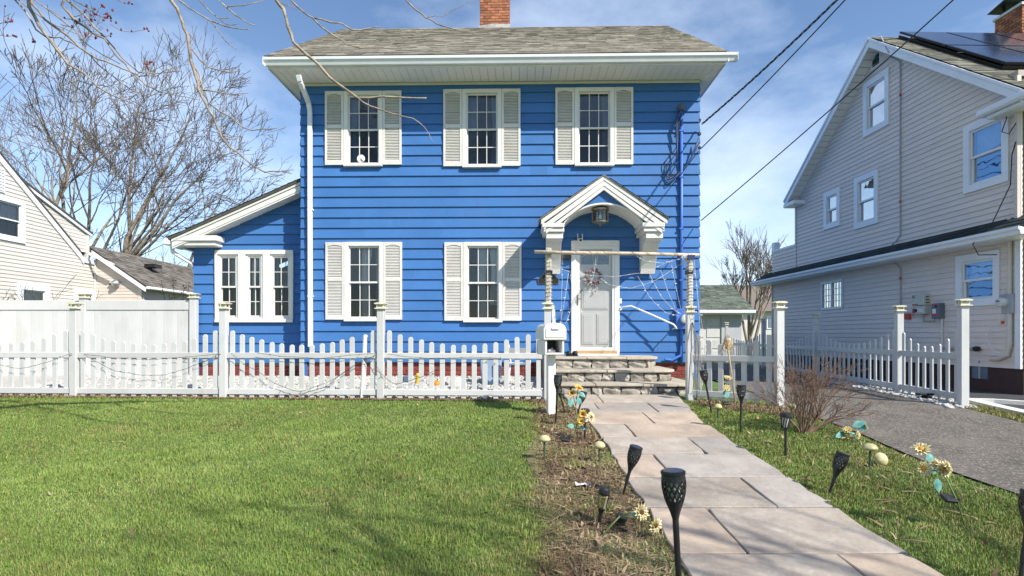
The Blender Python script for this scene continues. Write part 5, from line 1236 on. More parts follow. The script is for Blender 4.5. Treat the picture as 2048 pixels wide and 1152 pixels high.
torch(0, 0, 'black solar torch cut off at the lower right corner', (0, 8), .52, xy=(2.66, 3.02))
# lantern style path lights
def path_light(px, py, label, h=.36, lean=0, s=1.0, body=FROST, cap_r=.05):
    x, y = gpt(px, py); e = empty('path_light', (x, y, G(x, y))); e.rotation_euler = (0, R(lean), 0); e.scale = (s,) * 3; tag(e, label, 'garden light', 'small solar path lights')
    MB().tube([(0, 0, -.05), (0, 0, h - .16), (0, 0, h - .13)], [.012, .013, .02], 10).build('stake', DARKM, e); MB().lathe([(.03, h - .13), (.036, h - .06), (.038, h - .03)], n=14, cap=False).build('lens', body, e); MB().lathe([(cap_r, h - .035), (cap_r + .004, h - .025), (cap_r + .002, h), (cap_r * .7, h + .012)], n=18).build('cap', DARKM, e)
    return e
path_light(1170, 882, 'black capped solar path light behind yellow flowers left of path', .34)
path_light(1197, 1050, 'black capped path light with clear body on the mulch bed', .235, 10, s=1.05, body=glass('clear_plastic', (.75, .72, .62), 1.2), cap_r=.034)
pl = path_light(1571, 916, 'tall black solar path light before the bare shrub', .43)
o = MB()
for k in range(9): t = k * 2 * math.pi / 9; o.bar((.04 * math.cos(t), .04 * math.sin(t), .29), (.04 * math.cos(t + .5), .04 * math.sin(t + .5), .39), .008)
o.build('filigree', DARKM, pl)
x, y = gpt(1240, 1055); e = empty('fallen_light', (x, y, G(x, y) + .035)); e.rotation_euler = (R(20), R(8), R(30)); tag(e, 'black solar lantern head lying tipped over on the mulch', 'garden light'); MB().lathe([(.028, -.04), (.034, -.03), (.036, .03), (.03, .045)], n=14).build('housing', DARKM, e); MB().lathe([(.038, .03), (.04, .05)], n=14).build('cap', DARKM, e)
# mushroom lights
MUSH = M('yellowed_plastic_dome', (.50, .44, .20), .45, .2, 14, col2=(.62, .56, .32)); GSTK = M('green_stake', (.055, .085, .045), .6)
def mushroom(px, py, label, h, r_=.055, lean=0, xy=None, lie=False):
    x, y = xy or gpt(px, py); e = empty('mushroom_light', (x, y, G(x, y) + (.05 if lie else 0))); e.rotation_euler = (R(70) if lie else 0, R(lean), 0); tag(e, label, 'garden light', 'yellow mushroom solar lights')
    if not lie: MB().tube([(0, 0, -.05), (0, 0, h)], .011, 8).build('stake', GSTK, e)
    hb = 0 if lie else h
    MB().lathe([(.012, hb - .01), (r_ * .7, hb - .004), (r_, hb + .012), (r_ * .96, hb + .022), (r_ * .75, hb + .042), (r_ * .4, hb + .054), (.006, hb + .057)], n=20).build('dome', MUSH, e, smooth=True)
    if lie: MB().lathe([(.012, -.03), (.012, 0)], n=8).build('socket', DARKM, e)
    return e
mushroom(1089, 922, 'yellow-green mushroom light on the lawn left of the bed', .19, .058)
mushroom(1199, 928, 'amber mushroom light at the left edge of the path', .155, .055)
mushroom(1740, 938, 'yellow mushroom light standing on grass near the driveway', .175, .066)
mushroom(1760, 930, 'fallen yellow mushroom light lying beside its standing twin', 0, .064, lie=True)
mushroom(1436, 840, 'small tan mushroom light by the short picket fence', .15, .052)
mushroom(1583, 845, 'small tan mushroom light behind the tall path light', .19, .05)
# sunflower solar stakes
PET = M('yellow_petal', (.80, .50, .08), .6, .15, 30, col2=(.85, .62, .18)); PETW = M('pale_petal', (.78, .64, .28), .6, .16, 30, col2=(.82, .76, .52)); DISC = M('flower_disc', (.10, .045, .015), .9, .4, 60); LEAF = M('teal_fabric_leaf', (.06, .28, .24), .7, .3, 14, col2=(.22, .46, .42)); STEMG = M('green_wire_stem', (.12, .19, .05), .6)
def flower(parent, c, nrm, r_=.07, pale=0, disc=True):
    nrm = Vector(nrm).normalized(); a = nrm.orthogonal().normalized(); b = nrm.cross(a); c = Vector(c); o = MB(); r3 = random.Random(int(c.x * 1000) + int(c.z * 977))
    for ring, (m, rr, lift) in enumerate(((13, 1, .012), (10, .72, .024))):
        for k in range(m):
            t = 2 * math.pi * (k + .5 * ring) / m + r3.uniform(-.08, .08); d = a * math.cos(t) + b * math.sin(t); s_ = nrm.cross(d); L_ = r_ * rr * r3.uniform(.85, 1.1); wd = r_ * .17
            p = [c + d * L_ * .18 - s_ * wd * .5, c + d * L_ * .18 + s_ * wd * .5, c + d * L_ * .62 + s_ * wd + nrm * lift, c + d * L_ + nrm * lift * .6, c + d * L_ * .62 - s_ * wd + nrm * lift]
            o.quad(*p)
    fl = o.build('flower', PETW if pale else PET, parent, clean=False)
    if disc: q = MB(); q.ball((0, 0, 0), r_ * .3, r_ * .3, r_ * .14, 10, 5); me = q.build('flower_centre', DISC if pale != 2 else M('orange_flower_disc', (.62, .30, .03), .9, .3, 60), fl, smooth=True); me.matrix_basis = Matrix.Translation(c + nrm * .008) @ nrm.to_track_quat('Z', 'Y').to_matrix().to_4x4()
    return fl
def leaf(parent, c, d, L_=.08, w_=.035):
    c = Vector(c); d = Vector(d).normalized(); s_ = d.cross(Vector((0, -1, .3))).normalized(); o = MB(); up = Vector((0, -.25, .97)) * .012
    p = [c, c + d * L_ * .35 + s_ * w_, c + d * L_ * .75 + s_ * w_ * .6, c + d * L_, c + d * L_ * .75 - s_ * w_ * .6, c + d * L_ * .35 - s_ * w_]; m_ = c + d * L_ * .5 + up
    for i in range(6): o.quad(p[i], p[(i + 1) % 6], m_)
    return o.build('leaf', LEAF, parent, clean=False)
def sunflower(px, py, label, blooms, leaves, solar=None, xy=None, stem_top=None):
    """blooms: (px, py, radius, pale, facing); all at the stake's own distance"""
    x, y = xy or gpt(px, py); z = G(x, y); e = empty('sunflower_stake', (x, y, z)); tag(e, label, 'garden light', 'sunflower solar stakes')
    def P(px_, py_, dy=0): q = at(px_, py_, y + dy); return Vector((q[0] - x, q[1] - y, q[2] - z))
    hub = P(*stem_top) if stem_top else sum((P(b_[0], b_[1]) for b_ in blooms), Vector()) / len(blooms) * .6
    MB().tube([(0, 0, -.04), hub * .5 + Vector((.01, 0, 0)), hub], .0055, 6).build('stem', STEMG, e, smooth=True)
    for i, (bx, by, r_, pale, face) in enumerate(blooms):
        c = P(bx, by, -.03 * i); MB().tube([hub, (hub + c) / 2 + Vector((0, 0, .015)), c - Vector(face).normalized() * .01], .0045, 5).build('branch', STEMG, e, smooth=True); flower(e, c, face, r_, pale)
    for lx, ly, dx, dz, L_ in leaves: leaf(e, P(lx, ly), (dx, -.2, dz), L_, L_ * .3)
    if solar:
        c = P(*solar); MB().box(-.045, .045, -.035, .035, -.012, .012).build('solar_panel', DARKM, e, bevel=.004).matrix_basis = Matrix.Translation(c) @ Matrix.Rotation(R(25), 4, 'X') @ Matrix.Rotation(R(8), 4, 'Y'); MB().tube([hub * .35, c], .005, 5).build('panel_arm', DARKM, e)
    return e
U = (0, -.75, .65)
sunflower(1153, 858, 'yellow sunflower stake with teal leaves by the mailbox and steps', [(1144, 787, .062, 0, (-.3, -.6, .7)), (1157, 776, .06, 0, (.3, -.5, .8))], [(1143, 795, -.2, -1, .12), (1152, 792, .5, -.8, .12), (1158, 784, .5, -.4, .1)])
sunflower(1142, 888, 'cluster of yellow blooms on a bent stem left of the path', [(1166, 829, .062, 0, (-.5, -.7, .4)), (1163, 843, .058, 0, (-.3, -.6, .5)), (1182, 834, .062, 1, (.7, -.6, .3))], [(1150, 853, -.7, .1, .09), (1158, 852, .6, -.3, .08)], solar=(1130, 878), stem_top=(1153, 850))
sunflower(1190, 1078, 'two sunflowers on a drooping stem over the lower path edge', [(1282, 1024, .062, 1, (.35, -.9, .25)), (1310, 1050, .062, 1, (.55, -.8, -.1))], [(1262, 1024, .6, -.4, .05)], stem_top=(1240, 1032))
sunflower(1650, 880, 'pale yellow blooms with teal leaves lying beside the bare shrub', [(1729, 852, .06, 2, (.8, -.4, .3)), (1695, 860, .055, 2, (-.4, -.5, .8)), (1703, 876, .052, 2, (.1, -.8, -.2)), (1715, 870, .048, 2, (.5, -.7, .2))], [(1704, 852, .9, .3, .15), (1688, 866, -.8, -.3, .12), (1700, 864, .6, -.7, .1), (1712, 856, .8, .1, .13)], stem_top=(1680, 868))
sunflower(1934, 1056, 'tall sunflower stake with solar panel on the grass at right', [(1843, 899, .066, 2, (-.5, -.4, .8)), (1848, 937, .06, 2, (-.6, -.8, .1)), (1872, 930, .05, 1, (0, -.9, .4)), (1884, 939, .066, 2, (.3, -.8, .5)), (1893, 934, .055, 2, (.7, -.6, .4))], [(1855, 915, .35, -1, .12), (1874, 955, .0, -1, .1), (1852, 905, .5, -.9, .1)], solar=(1898, 997), stem_top=(1890, 952))
sunflower(1442, 818, 'yellow flower stake with teal pot-like leaf against the short picket fence', [(1455, 756, .06, 2, (.1, -.5, .8)), (1453, 776, .06, 2, (0, -.8, .5))], [(1447, 782, .3, -1, .1), (1456, 782, -.2, -1, .1)], solar=(1452, 806))
# bamboo torch leaning on the short fence
bt = empty('bamboo_torch', (*gpt(1472, 812), G(*gpt(1472, 812)))); tag(bt, 'bamboo pole with frayed straw basket leaning on the short picket fence', 'torch'); BAMB = M('bamboo', (.45, .33, .19), .6, .2, 20)
bb = gpt(1472, 812); tp = Vector(at(1455, 690, 8.2)) - Vector((bb[0], bb[1], G(*bb)))
MB().tube([(0, 0, -.05), tp * .5, tp], .0105, 8).build('pole', BAMB, bt, smooth=True); MB().lathe([(.02, -.06), (.05, .02), (.055, .07), (.045, .1)], tuple(tp), 12).build('basket', BAMB, bt)
o = MB(); r2 = random.Random(2)
for k in range(46): t = r2.uniform(0, 6.283); o.tube([tp + Vector((.045 * math.cos(t), .045 * math.sin(t), .05)), tp + Vector((.075 * math.cos(t), .075 * math.sin(t), r2.uniform(-.03, .02))), tp + Vector((.07 * math.cos(t + .3), .07 * math.sin(t + .3), r2.uniform(-.12, -.03)))], .0022, 3)
o.build('straw', M('straw', (.50, .40, .25), .9, .3, 30), bt, kind='stuff')
MB().box(-.03, .03, -.03, .03, .1, .13).build('lid', METAL, bt).location = tuple(tp)
# small things behind the front fence
def bed_thing(name, px, py, Y, label, cat): p = at(px, py, Y); e = empty(name, (p[0], Y, G(p[0], Y))); tag(e, label, cat); return e
e = bed_thing('toy_figure', 836, 760, 10.3, 'small yellow garden figure on white stones by the brick plinth', 'ornament'); MB().lathe([(.05, 0), (.06, .05), (.04, .12), (.05, .16), (.03, .21), (.005, .22)], n=12).build('body', M('yellow_paint', (.62, .42, .03), .5), e, smooth=True); MB().ball((0, -.045, .17), .02, .012, .012, 8, 4).build('beak', M('orange_paint', (.7, .22, .02), .5), e)
e = bed_thing('toy_figure', 874, 764, 10.1, 'small orange garden figure behind the pickets', 'ornament'); MB().lathe([(.06, 0), (.075, .05), (.06, .09), (.02, .11)], n=12).build('body', M('orange_paint', (.7, .22, .02), .5), e, smooth=True); MB().tube([(0, 0, .1), (.01, 0, .14)], .01, 6).build('stalk', GSTK, e)
e = bed_thing('stone_block', 815, 760, 10.4, 'small slate blue block on the white stones', 'block'); MB().box(-.08, .08, -.06, .06, 0, .16).build('block', M('slate_blue', (.10, .13, .20), .7), e, bevel=.02)
e = bed_thing('storage_bin', 982, 765, 10.4, 'pale blue plastic bin behind the pickets near the steps', 'bin'); BP = M('pale_blue_plastic', (.28, .38, .52), .5); MB().prism([(-.16, 0), (.16, 0), (.2, .48), (-.2, .48)], 'xz', -.15, .15).build('tub', BP, e, bevel=.02); MB().box(-.22, .22, -.18, .18, .48, .52).build('lid', TRIMW, e, bevel=.01)
e = bed_thing('folded_chair', 1035, 765, 9.9, 'folded white chair frame leaning behind the fence beside the steps', 'chair')
for s_ in (-.17, .17): MB().tube([(s_, 0, 0), (s_ + .05, .1, .45), (s_ + .02, .18, .75)], .014, 6).build('leg', TRIMW, e); MB().tube([(s_, .2, 0), (s_ - .02, .1, .4), (s_, .02, .55)], .014, 6).build('leg', TRIMW, e)
MB().box(-.18, .22, .08, .12, .4, .45).build('seat_bar', TRIMW, e); MB().box(-.17, .2, .1, .12, .5, .7).build('back', M('grey_mesh', (.3, .31, .33), .7), e)
e = bed_thing('white_rock', 918, 775, 9.7, 'large white rock among the white stones', 'rock'); MB().ball((0, 0, .08), .14, .11, .15, 9, 6).build('rock', M('white_stone', (.62, .61, .58), .9, .12, 9, .5, 40), e)
# crumpled paper on the bed
x, y = gpt(1168, 976); e = empty('crumpled_paper', (x, y, G(x, y))); tag(e, 'crumpled white paper scrap on the mulch bed', 'litter'); o = MB(); r2 = random.Random(5)
for i in range(5):
    for j in range(4): o.v.append((-.07 + i * .035, -.04 + j * .028, .012 + r2.uniform(0, .03)))
o.f = [(j + i * 4, j + 1 + i * 4, j + 5 + i * 4, j + 4 + i * 4) for i in range(4) for j in range(3)]; o.build('sheet', WP, e, clean=False)
# spot light at the foot of the driveway fence
for i, (px, py, lab) in enumerate(((1862, 800, 'black solar spotlight at the foot of the nearest driveway fence panel'), (1612, 745, 'black solar spotlight at the foot of the rear driveway fence panel'))):
    p = at(px, py, 8.9 if i == 0 else 13.2); e = empty('spot_light', (p[0] - .1, p[1], G(p[0], p[1]))); tag(e, lab, 'garden light'); MB().box(-.11, .11, -.06, .06, .08, .11).build('panel', DARKM, e, bevel=.006); MB().lathe([(.03, -.08), (.05, .03)], (.02, 0, .05), 12, 'y').build('lamp', DARKM, e); MB().tube([(0, 0, -.04), (0, 0, .09)], .01, 6).build('stake', DARKM, e)

# ---------------------------------------------------------------- overhead cables
def cable(label, p, q, r_=.012, sag=.3, twist=False, grp='overhead service cables'):
    p, q = Vector(p), Vector(q); P = [p.lerp(q, t) - Vector((0, 0, sag * 4 * t * (1 - t))) for t in [i / 40 for i in range(41)]]
    e = empty('overhead_cable', p); tag(e, label, 'cable', grp); o = MB()
    if twist:
        N_ = 160; P2 = [p.lerp(q, i / N_) - Vector((0, 0, sag * 4 * (i / N_) * (1 - i / N_))) for i in range(N_ + 1)]
        for ph in (0, 2.1, 4.2): MB().tube([P2[i] - p + Vector((.012 * math.cos(i * .42 + ph), 0, .012 * math.sin(i * .42 + ph))) for i in range(N_ + 1)], .0075, 5).build('strand', CABLE, e, smooth=True)
    else: MB().tube([a - p for a in P], r_, 6).build('strand', CABLE, e, smooth=True)
    return e
def to_line(px, py, Yh, px2, py2, Y2, ext): a = Vector(at(px, py, Yh)); b = Vector(at(px2, py2, Y2)); return a, a + (b - a) * ext
a, b = to_line(1404, 248, 11.1, 1657, 0, 8.6, 1.9); cable('twisted black service cable from the house corner up to the right', a, b, sag=.12, twist=True)
a, b = to_line(1402, 297, 11.15, 1680, 0, 8.6, 1.9); cable('single black cable below the twisted one leaving the house corner', a, b, r_=.011, sag=.08)
a, b = to_line(1402, 441, 11.1, 1890, 0, 7.6, 1.7); cable('long black cable crossing before the beige gable', a, b, r_=.010, sag=.10)
# ---------------------------------------------------------------- bare trees and shrubs
def grow(r, p, d, L, rad, depth, out, spread=.5, up=.12, kids=(2, 4), decay=.68, rdecay=.6, min_r=.003, wig=.12, taper=.55):
    n = max(3, int(4 if depth > 2 else 3)); pts = [p.copy()]; rs = [rad]; q = p.copy(); dd = d.normalized()
    for i in range(n):
        dd = (dd + Vector((r.gauss(0, wig), r.gauss(0, wig), r.gauss(0, wig) + up * .5))).normalized(); q = q + dd * (L / n); pts.append(q.copy()); rs.append(max(min_r, rad * (1 - (1 - taper) * (i + 1) / n)))
    out.append((pts, rs, depth))
    if depth <= 0: return
    k = r.randint(*kids)
    for j in range(k):
        t = r.uniform(.35, 1.0) if j else 1.0; i = min(n - 1, int(t * n)); f = t * n - i if i < n else 1; c = pts[i].lerp(pts[min(n, i + 1)], min(1, f))
        ax = Vector((r.gauss(0, 1), r.gauss(0, 1), r.gauss(0, 1))).cross(dd); ax = ax.normalized() if ax.length > 1e-4 else Vector((1, 0, 0)); sp = spread * r.uniform(.5, 1.25) * (.45 if j == 0 else 1)
        nd = (Matrix.Rotation(sp, 3, ax) @ dd + Vector((0, 0, up))).normalized()
        grow(r, c, nd, L * decay * r.uniform(.75, 1.2), max(min_r, rad * (taper if j == 0 else rdecay) * r.uniform(.8, 1.0)), depth - 1, out, spread, up, kids, decay, rdecay, min_r, wig, taper)
def bare_tree(name, loc, label, seed, stems, depth, cat='tree', thr=.03, mat=BARK, tmat=TWIG, group=None, sc=1.0, **kw):
    r = random.Random(seed); out = []
    for (off, d, L, rad) in stems: grow(r, Vector(off), Vector(d), L, rad, depth, out, **kw)
    e = empty(name, loc); tag(e, label, cat, group); e.scale = (sc,) * 3; a, b = MB(), MB()
    for pts, rs, dp in out:
        if rs[0] >= thr: a.tube(pts, rs, 7, cap=False)
        else: b.tube(pts, rs, 3, cap=False)
    if a.f: a.build('trunk', mat, e, smooth=True, clean=False)
    if b.f: b.build('crown', tmat, e, smooth=True, clean=False, kind=None)
    return e
def tree_at(px, Y): x = (px - CX) * Y / F_PX; return (x, Y, .4)
bare_tree('maple_tree', tree_at(205, 25), 'tall many-stemmed bare tree rising behind the cream house', 3, [((-.6, 0, 0), (-.15, .05, 1), 5.0, .13), ((-.1, .1, 0), (-.03, 0, 1), 5.6, .18), ((.55, 0, 0), (.08, .05, 1), 5.4, .17), ((-1.0, .2, 0), (-.32, .1, 1), 4.8, .11), ((.9, -.2, .3), (.2, -.1, 1), 5.0, .11)], 7, spread=.72, up=.05, kids=(2, 3), decay=.69, rdecay=.5, min_r=.0098, wig=.08, group='bare trees behind the cream house')
bare_tree('maple_tree', tree_at(108, 23), 'bare tree with leaning trunks at the far left behind the cream house', 8, [((0, 0, 0), (-.20, 0, 1), 5.4, .17), ((-.3, .1, 0), (-.36, .1, 1), 5.2, .15), ((.2, 0, 0), (-.05, .1, 1), 4.8, .13), ((-.6, .1, .3), (-.55, .1, 1), 4.6, .11)], 7, spread=.68, up=.05, kids=(2, 3), decay=.69, rdecay=.62, min_r=.0098, wig=.08, group='bare trees behind the cream house')
bare_tree('maple_tree', tree_at(276, 27), 'wide low-branching bare tree between cream house and sunroom', 27, [((0, 0, 0), (-.04, 0, 1), 4.4, .125), ((1.15, .3, 0), (.30, 0, 1), 4.6, .13)], 7, spread=.8, up=.07, kids=(2, 3), decay=.68, rdecay=.5, min_r=.0098, wig=.11, group='bare trees behind the cream house')
bare_tree('maple_tree', tree_at(345, 34), 'small distant bare thicket just left of the sunroom eave', 18, [((k * .5 - 1, 0, 0), (.15 * (k - 2), 0, 1), 2.4, .06) for k in range(5)], 4, spread=.5, up=.06, kids=(2, 4), min_r=.01, group='bare trees behind the cream house')
bare_tree('garden_tree', tree_at(1502, 30), 'bare spreading tree between garage and beige house', 21, [((0, 0, 0), (-.05, 0, 1), 2.6, .13), ((.1, 0, .4), (.28, 0, 1), 2.5, .09), ((-.1, 0, .4), (-.3, 0, 1), 2.4, .08)], 5, spread=.5, up=.08, kids=(3, 4), decay=.68, min_r=.009, wig=.1)
bare_tree('bare_shrub', (*gpt(1607, 866), G(*gpt(1607, 866)) - .02), 'bare red-brown shrub on the grass between path and driveway', 5, [((r_ * .03, 0, 0), (dx, dy, 1), L, .0105) for r_, dx, dy, L in [(k * .13 - 1, -.42 + k * .082 + .1 * math.sin(k * 5), .35 * math.sin(k * 2.4), .36 + .07 * math.sin(k * 3.1)) for k in range(21)]], 4, cat='shrub', thr=.0065, mat=SHRUBM, tmat=SHRUBM, spread=.55, up=.035, kids=(2, 4), decay=.66, rdecay=.6, min_r=.0018, wig=.11)
bare_tree('bare_shrub', (*gpt(1182, 985), G(*gpt(1182, 985))), 'tiny bare twig shrub on the mulch bed', 6, [((0, 0, 0), (dx, dy, 1), .13, .005) for dx, dy in ((-.5, 0), (.1, .2), (.5, -.1), (-.1, -.3), (.8, .2))], 2, cat='shrub', thr=.004, mat=SHRUBM, tmat=SHRUBM, spread=.5, up=.03, kids=(1, 3), min_r=.0016)
bare_tree('bare_shrub', (*gpt(1165, 925), G(*gpt(1165, 925))), 'thin upright twig cluster at the back of the mulch bed', 7, [((0, 0, 0), (dx, dy, 1), .14, .004) for dx, dy in ((-.3, 0), (.2, .2), (.35, -.1))], 2, cat='shrub', thr=.004, mat=SHRUBM, tmat=SHRUBM, spread=.5, up=.03, kids=(1, 3), min_r=.0016)
for i, (px, Y, sd, hh_, lab) in enumerate(((35, 13.2, 31, .95, 'dark bare shrub behind the left end of privacy fence'), (150, 13.4, 33, .7, 'low bare shrub behind the privacy fence middle post'), (215, 13.0, 35, .75, 'thin bare shrub arching before the pinkish wing'))):
    bare_tree('bare_shrub', ((px - CX) * Y / F_PX, Y, .6), lab, sd, [((k * .08 - .2, 0, 0), (.35 * (k - 2) + (.3 if i == 2 else 0), 0, 1), hh_ * 1.15, .022) for k in range(5)], 4, cat='shrub', thr=.012, mat=CABLE if False else M('dark_shrub_bark', (.085, .065, .05), .9, .3, 9), tmat=M('dark_shrub_bark', (.085, .065, .05)), spread=.55, up=.02, kids=(2, 3), decay=.62, min_r=.0045, wig=.12, group='bare shrubs behind the privacy fence')
# forsythia showing over the privacy fence
Y = 12.4; x = (348 - CX) * Y / F_PX
fo = empty('forsythia', (x, Y, .6)); tag(fo, 'yellow-budded forsythia sprays above the privacy fence beside sunroom', 'shrub'); r = random.Random(4); st = MB(); lf = MB()
for tx, ty in ((322, 560), (346, 556), (352, 592), (368, 575), (378, 568), (338, 588)):
    t = Vector(at(tx, ty, Y)) - Vector((x, Y, .6)); P = [Vector((0, 0, 0)), t * .5 + Vector((.05, 0, .1)), t]; st.tube(P, [.008, .006, .004], 4, cap=False)
    for k in range(16):
        c = P[1].lerp(P[2], r.uniform(.4, 1.02)) + Vector((r.gauss(0, .025),) * 1 + (r.gauss(0, .025), r.gauss(0, .025))); a, b = Vector((r.gauss(0, 1), r.gauss(0, 1), r.gauss(0, 1))).normalized() * .03, Vector((r.gauss(0, 1), r.gauss(0, 1), r.gauss(0, 1))).normalized() * .018; lf.quad(c - a, c + b, c + a, c - b)
st.build('stem', TWIG, fo, clean=False); lf.build('buds', M('forsythia_bud', (.38, .26, .03), .7, .4, 30), fo, clean=False, kind='stuff')

# ---------------------------------------------------------------- street tree: its trunk stands left of the viewer, its twigs hang into view
tt = empty('street_tree', (-4.6, .7, G(-4.6, .7) - .1)); tag(tt, 'street tree whose bare branches hang across the top left of view', 'tree')
T0 = Vector(tt.location); limbs = MB(); twigs = MB(); buds = []
def W2(p): return Vector(p) - T0
trunk = [(-4.6, .7, -.1), (-4.55, .8, 1.2), (-4.5, 1.0, 2.6), (-4.4, 1.4, 4.0)]
MB().tube([W2(p) for p in trunk], [.34, .27, .24, .2], 14).build('trunk', BARK_L, tt, smooth=True)
L1 = [(-4.4, 1.4, 4.0), (-4.5, 2.6, 5.0), (-4.4, 4.0, 5.4), (-4.1, 5.0, 5.35), (-3.6, 5.2, 5.2)]
L2 = [(-4.4, 1.4, 4.0), (-3.9, 2.6, 5.3), (-3.3, 3.8, 5.7), (-2.6, 4.7, 5.5), (-1.9, 5.1, 5.2), (-1.0, 5.3, 5.0)]
L3 = [(-4.4, 1.4, 4.0), (-4.6, 1.0, 6.0), (-4.2, 1.2, 8.0), (-4.4, 1.3, 9.5)]
for L_, r0 in ((L1, .13), (L2, .12), (L3, .13)): limbs.tube([W2(p) for p in L_], [r0 * (1 - .72 * i / (len(L_) - 1)) for i in range(len(L_))], 10, cap=False)
outx = []; rr_ = random.Random(3)
for k in range(7): grow(rr_, W2((-4.5 + .1 * k, 1.2, 5.5 + .5 * k)), Vector((math.cos(k * 2.4) * .8 - .5, math.sin(k * 2.4) * .5 - .4, .7)), 1.8, .05, 3, outx, spread=.5, up=.1, kids=(2, 3), min_r=.006)
for pts, rs, dp in outx: limbs.tube(pts, rs, 5, cap=False)
limb_pts = [Vector(p) for p in L1[2:] + L2[2:]]
def strand(pix, Y0, r0, r1, Y1=None, connect=True):
    Y1 = Y0 if Y1 is None else Y1; n = len(pix); P = [Vector(at(px, py, Y0 + (Y1 - Y0) * i / max(1, n - 1))) for i, (px, py) in enumerate(pix)]
    r0, r1 = r0 * .74, r1 * .74
    R_ = [r0 + (r1 - r0) * (i / (n - 1)) ** .9 for i in range(n)]
    if connect:
        lp_ = min(limb_pts, key=lambda q: (q - P[0]).length); mid = (lp_ + P[0]) / 2 + Vector((0, 0, .12)); P = [lp_, mid] + P; R_ = [r0 * 1.25, r0 * 1.1] + R_
    # natural kinks: bud nodes thicken the twig
    Q, S = [], []
    for i in range(len(P) - 1):
        for t in (0, .5):
            Q.append(P[i].lerp(P[i + 1], t) + Vector((rr_.gauss(0, .003), rr_.gauss(0, .006), rr_.gauss(0, .003)))); S.append((R_[i] + (R_[i + 1] - R_[i]) * t) * rr_.uniform(.9, 1.18))
    Q.append(P[-1]); S.append(R_[-1]); twigs.tube([q - T0 for q in Q], S, 6, cap=True)
    return P
S = strand
A = [(551, 0), (567, 19), (576, 53), (586, 84), (614, 109), (639, 131), (661, 156), (686, 175), (714, 195)]
S(A, 5.2, .021, .014); S([(714, 195), (739, 196), (786, 193), (817, 196), (853, 196)], 5.2, .014, .008, 5.3, False); S([(714, 195), (739, 212), (767, 222), (801, 230), (826, 236), (848, 253), (859, 269), (866, 284)], 5.2, .010, .003, 5.0, False)
S([(581, 0), (604, 22), (626, 36), (645, 56), (670, 72), (695, 89), (720, 97), (736, 97.5), (760, 97)], 5.4, .012, .005); S([(626, 36), (661, 44), (686, 49), (704, 59), (720, 61), (739, 57), (760, 53)], 5.4, .010, .006, 5.5, False); S([(553, 2), (579, 12), (595, 20)], 5.3, .006, .003, 5.3, False)
S([(810, 0), (832, 19), (851, 34), (873, 47), (895, 55), (917, 59)], 5.6, .010, .006); S([(851, 34), (870, 31), (885, 34), (907, 20), (935, 6), (951, 5)], 5.6, .006, .002, 5.6, False)
S([(342, 0), (354, 17), (365, 45), (373, 69), (380, 97), (382, 122), (391, 153), (398, 179), (410, 205), (424, 229), (434, 253), (443, 274), (458, 292), (483, 312), (503, 330), (528, 344), (552, 342), (583, 347)], 5.0, .021, .006)
S([(385, 101), (399, 118), (417, 135), (441, 141), (462, 144), (474, 142)], 5.0, .009, .006, 5.1, False); S([(382, 122), (399, 149), (406, 174), (415, 201)], 5.05, .012, .010, 5.0, False); S([(406, 181), (434, 184), (462, 189), (497, 186)], 5.0, .008, .005, 5.1, False); S([(417, 205), (437, 222), (462, 236), (486, 255), (503, 261), (531, 259), (557, 255)], 5.0, .010, .004, 4.9, False); S([(441, 271), (458, 274), (486, 274)], 5.0, .006, .004, 5.0, False)
S([(528, 344), (545, 349), (570, 352)], 5.0, .005, .003, 5.0, False)
S([(358, 0), (378, 16), (399, 28), (424, 43), (437, 62), (451, 83), (474, 99)], 5.3, .010, .004); S([(424, 43), (451, 52), (469, 57), (500, 59)], 5.3, .008, .005, 5.3, False); S([(436, 0), (455, 17), (472, 31), (493, 45), (510, 50)], 5.1, .009, .005); S([(455, 14), (486, 10), (510, 7), (528, 2)], 5.1, .007, .004, 5.2, False); S([(399, 0), (417, 21), (437, 36), (462, 35)], 5.2, .008, .004); S([(437, 36), (455, 50), (475, 48)], 5.2, .006, .004, 5.2, False)
H = [[(56, 0), (66, 31), (94, 73), (118, 104), (135, 128), (167, 146), (194, 174), (222, 191), (250, 201), (278, 212)], [(62, 7), (90, 38), (132, 69), (160, 94), (194, 118), (229, 130), (257, 142), (278, 153), (312, 151), (347, 135)], [(121, 10), (153, 42), (187, 66), (208, 76), (229, 108), (250, 128), (267, 149), (292, 170), (319, 184), (347, 189), (399, 200)], [(132, 0), (163, 24), (187, 52), (208, 73), (243, 115), (278, 146), (312, 146), (363, 141)], [(94, 73), (118, 75), (139, 83), (174, 104), (194, 128), (222, 149), (243, 167), (264, 181), (288, 191)], [(31, 0), (52, 24), (76, 62), (104, 83), (139, 125), (153, 160), (184, 170), (219, 174)], [(70, 0), (110, 30), (150, 62), (170, 85), (205, 110), (240, 128)], [(40, 0), (62, 20), (100, 45), (130, 58), (165, 72)]]
for i, h_ in enumerate(H): S(h_, 5.0 + .12 * i, (.019, .015, .014, .013, .010, .012, .010, .009)[i], .0045, 5.2 + .1 * i, i not in (4,))
fine = [[(146, 0), (174, 14), (194, 31), (208, 38)], [(222, 50), (243, 61), (264, 64), (292, 59)], [(243, 163), (264, 153), (295, 135), (297, 127)], [(120, 50), (145, 55), (150, 42)], [(150, 35), (170, 25), (190, 20), (205, 12)], [(0, 48), (12, 45), (22, 41)], [(0, 70), (16, 73), (30, 72)], [(187, 66), (205, 72), (222, 71)], [(165, 90), (172, 70), (190, 74)], [(235, 0), (250, 8), (258, 6)], [(100, 20), (130, 38), (160, 42), (185, 40)], [(160, 5), (190, 30), (215, 35)], [(60, 60), (68, 82)], [(208, 30), (215, 28), (218, 33)], [(292, 150), (297, 140), (300, 126)]]
bud = MB(); 
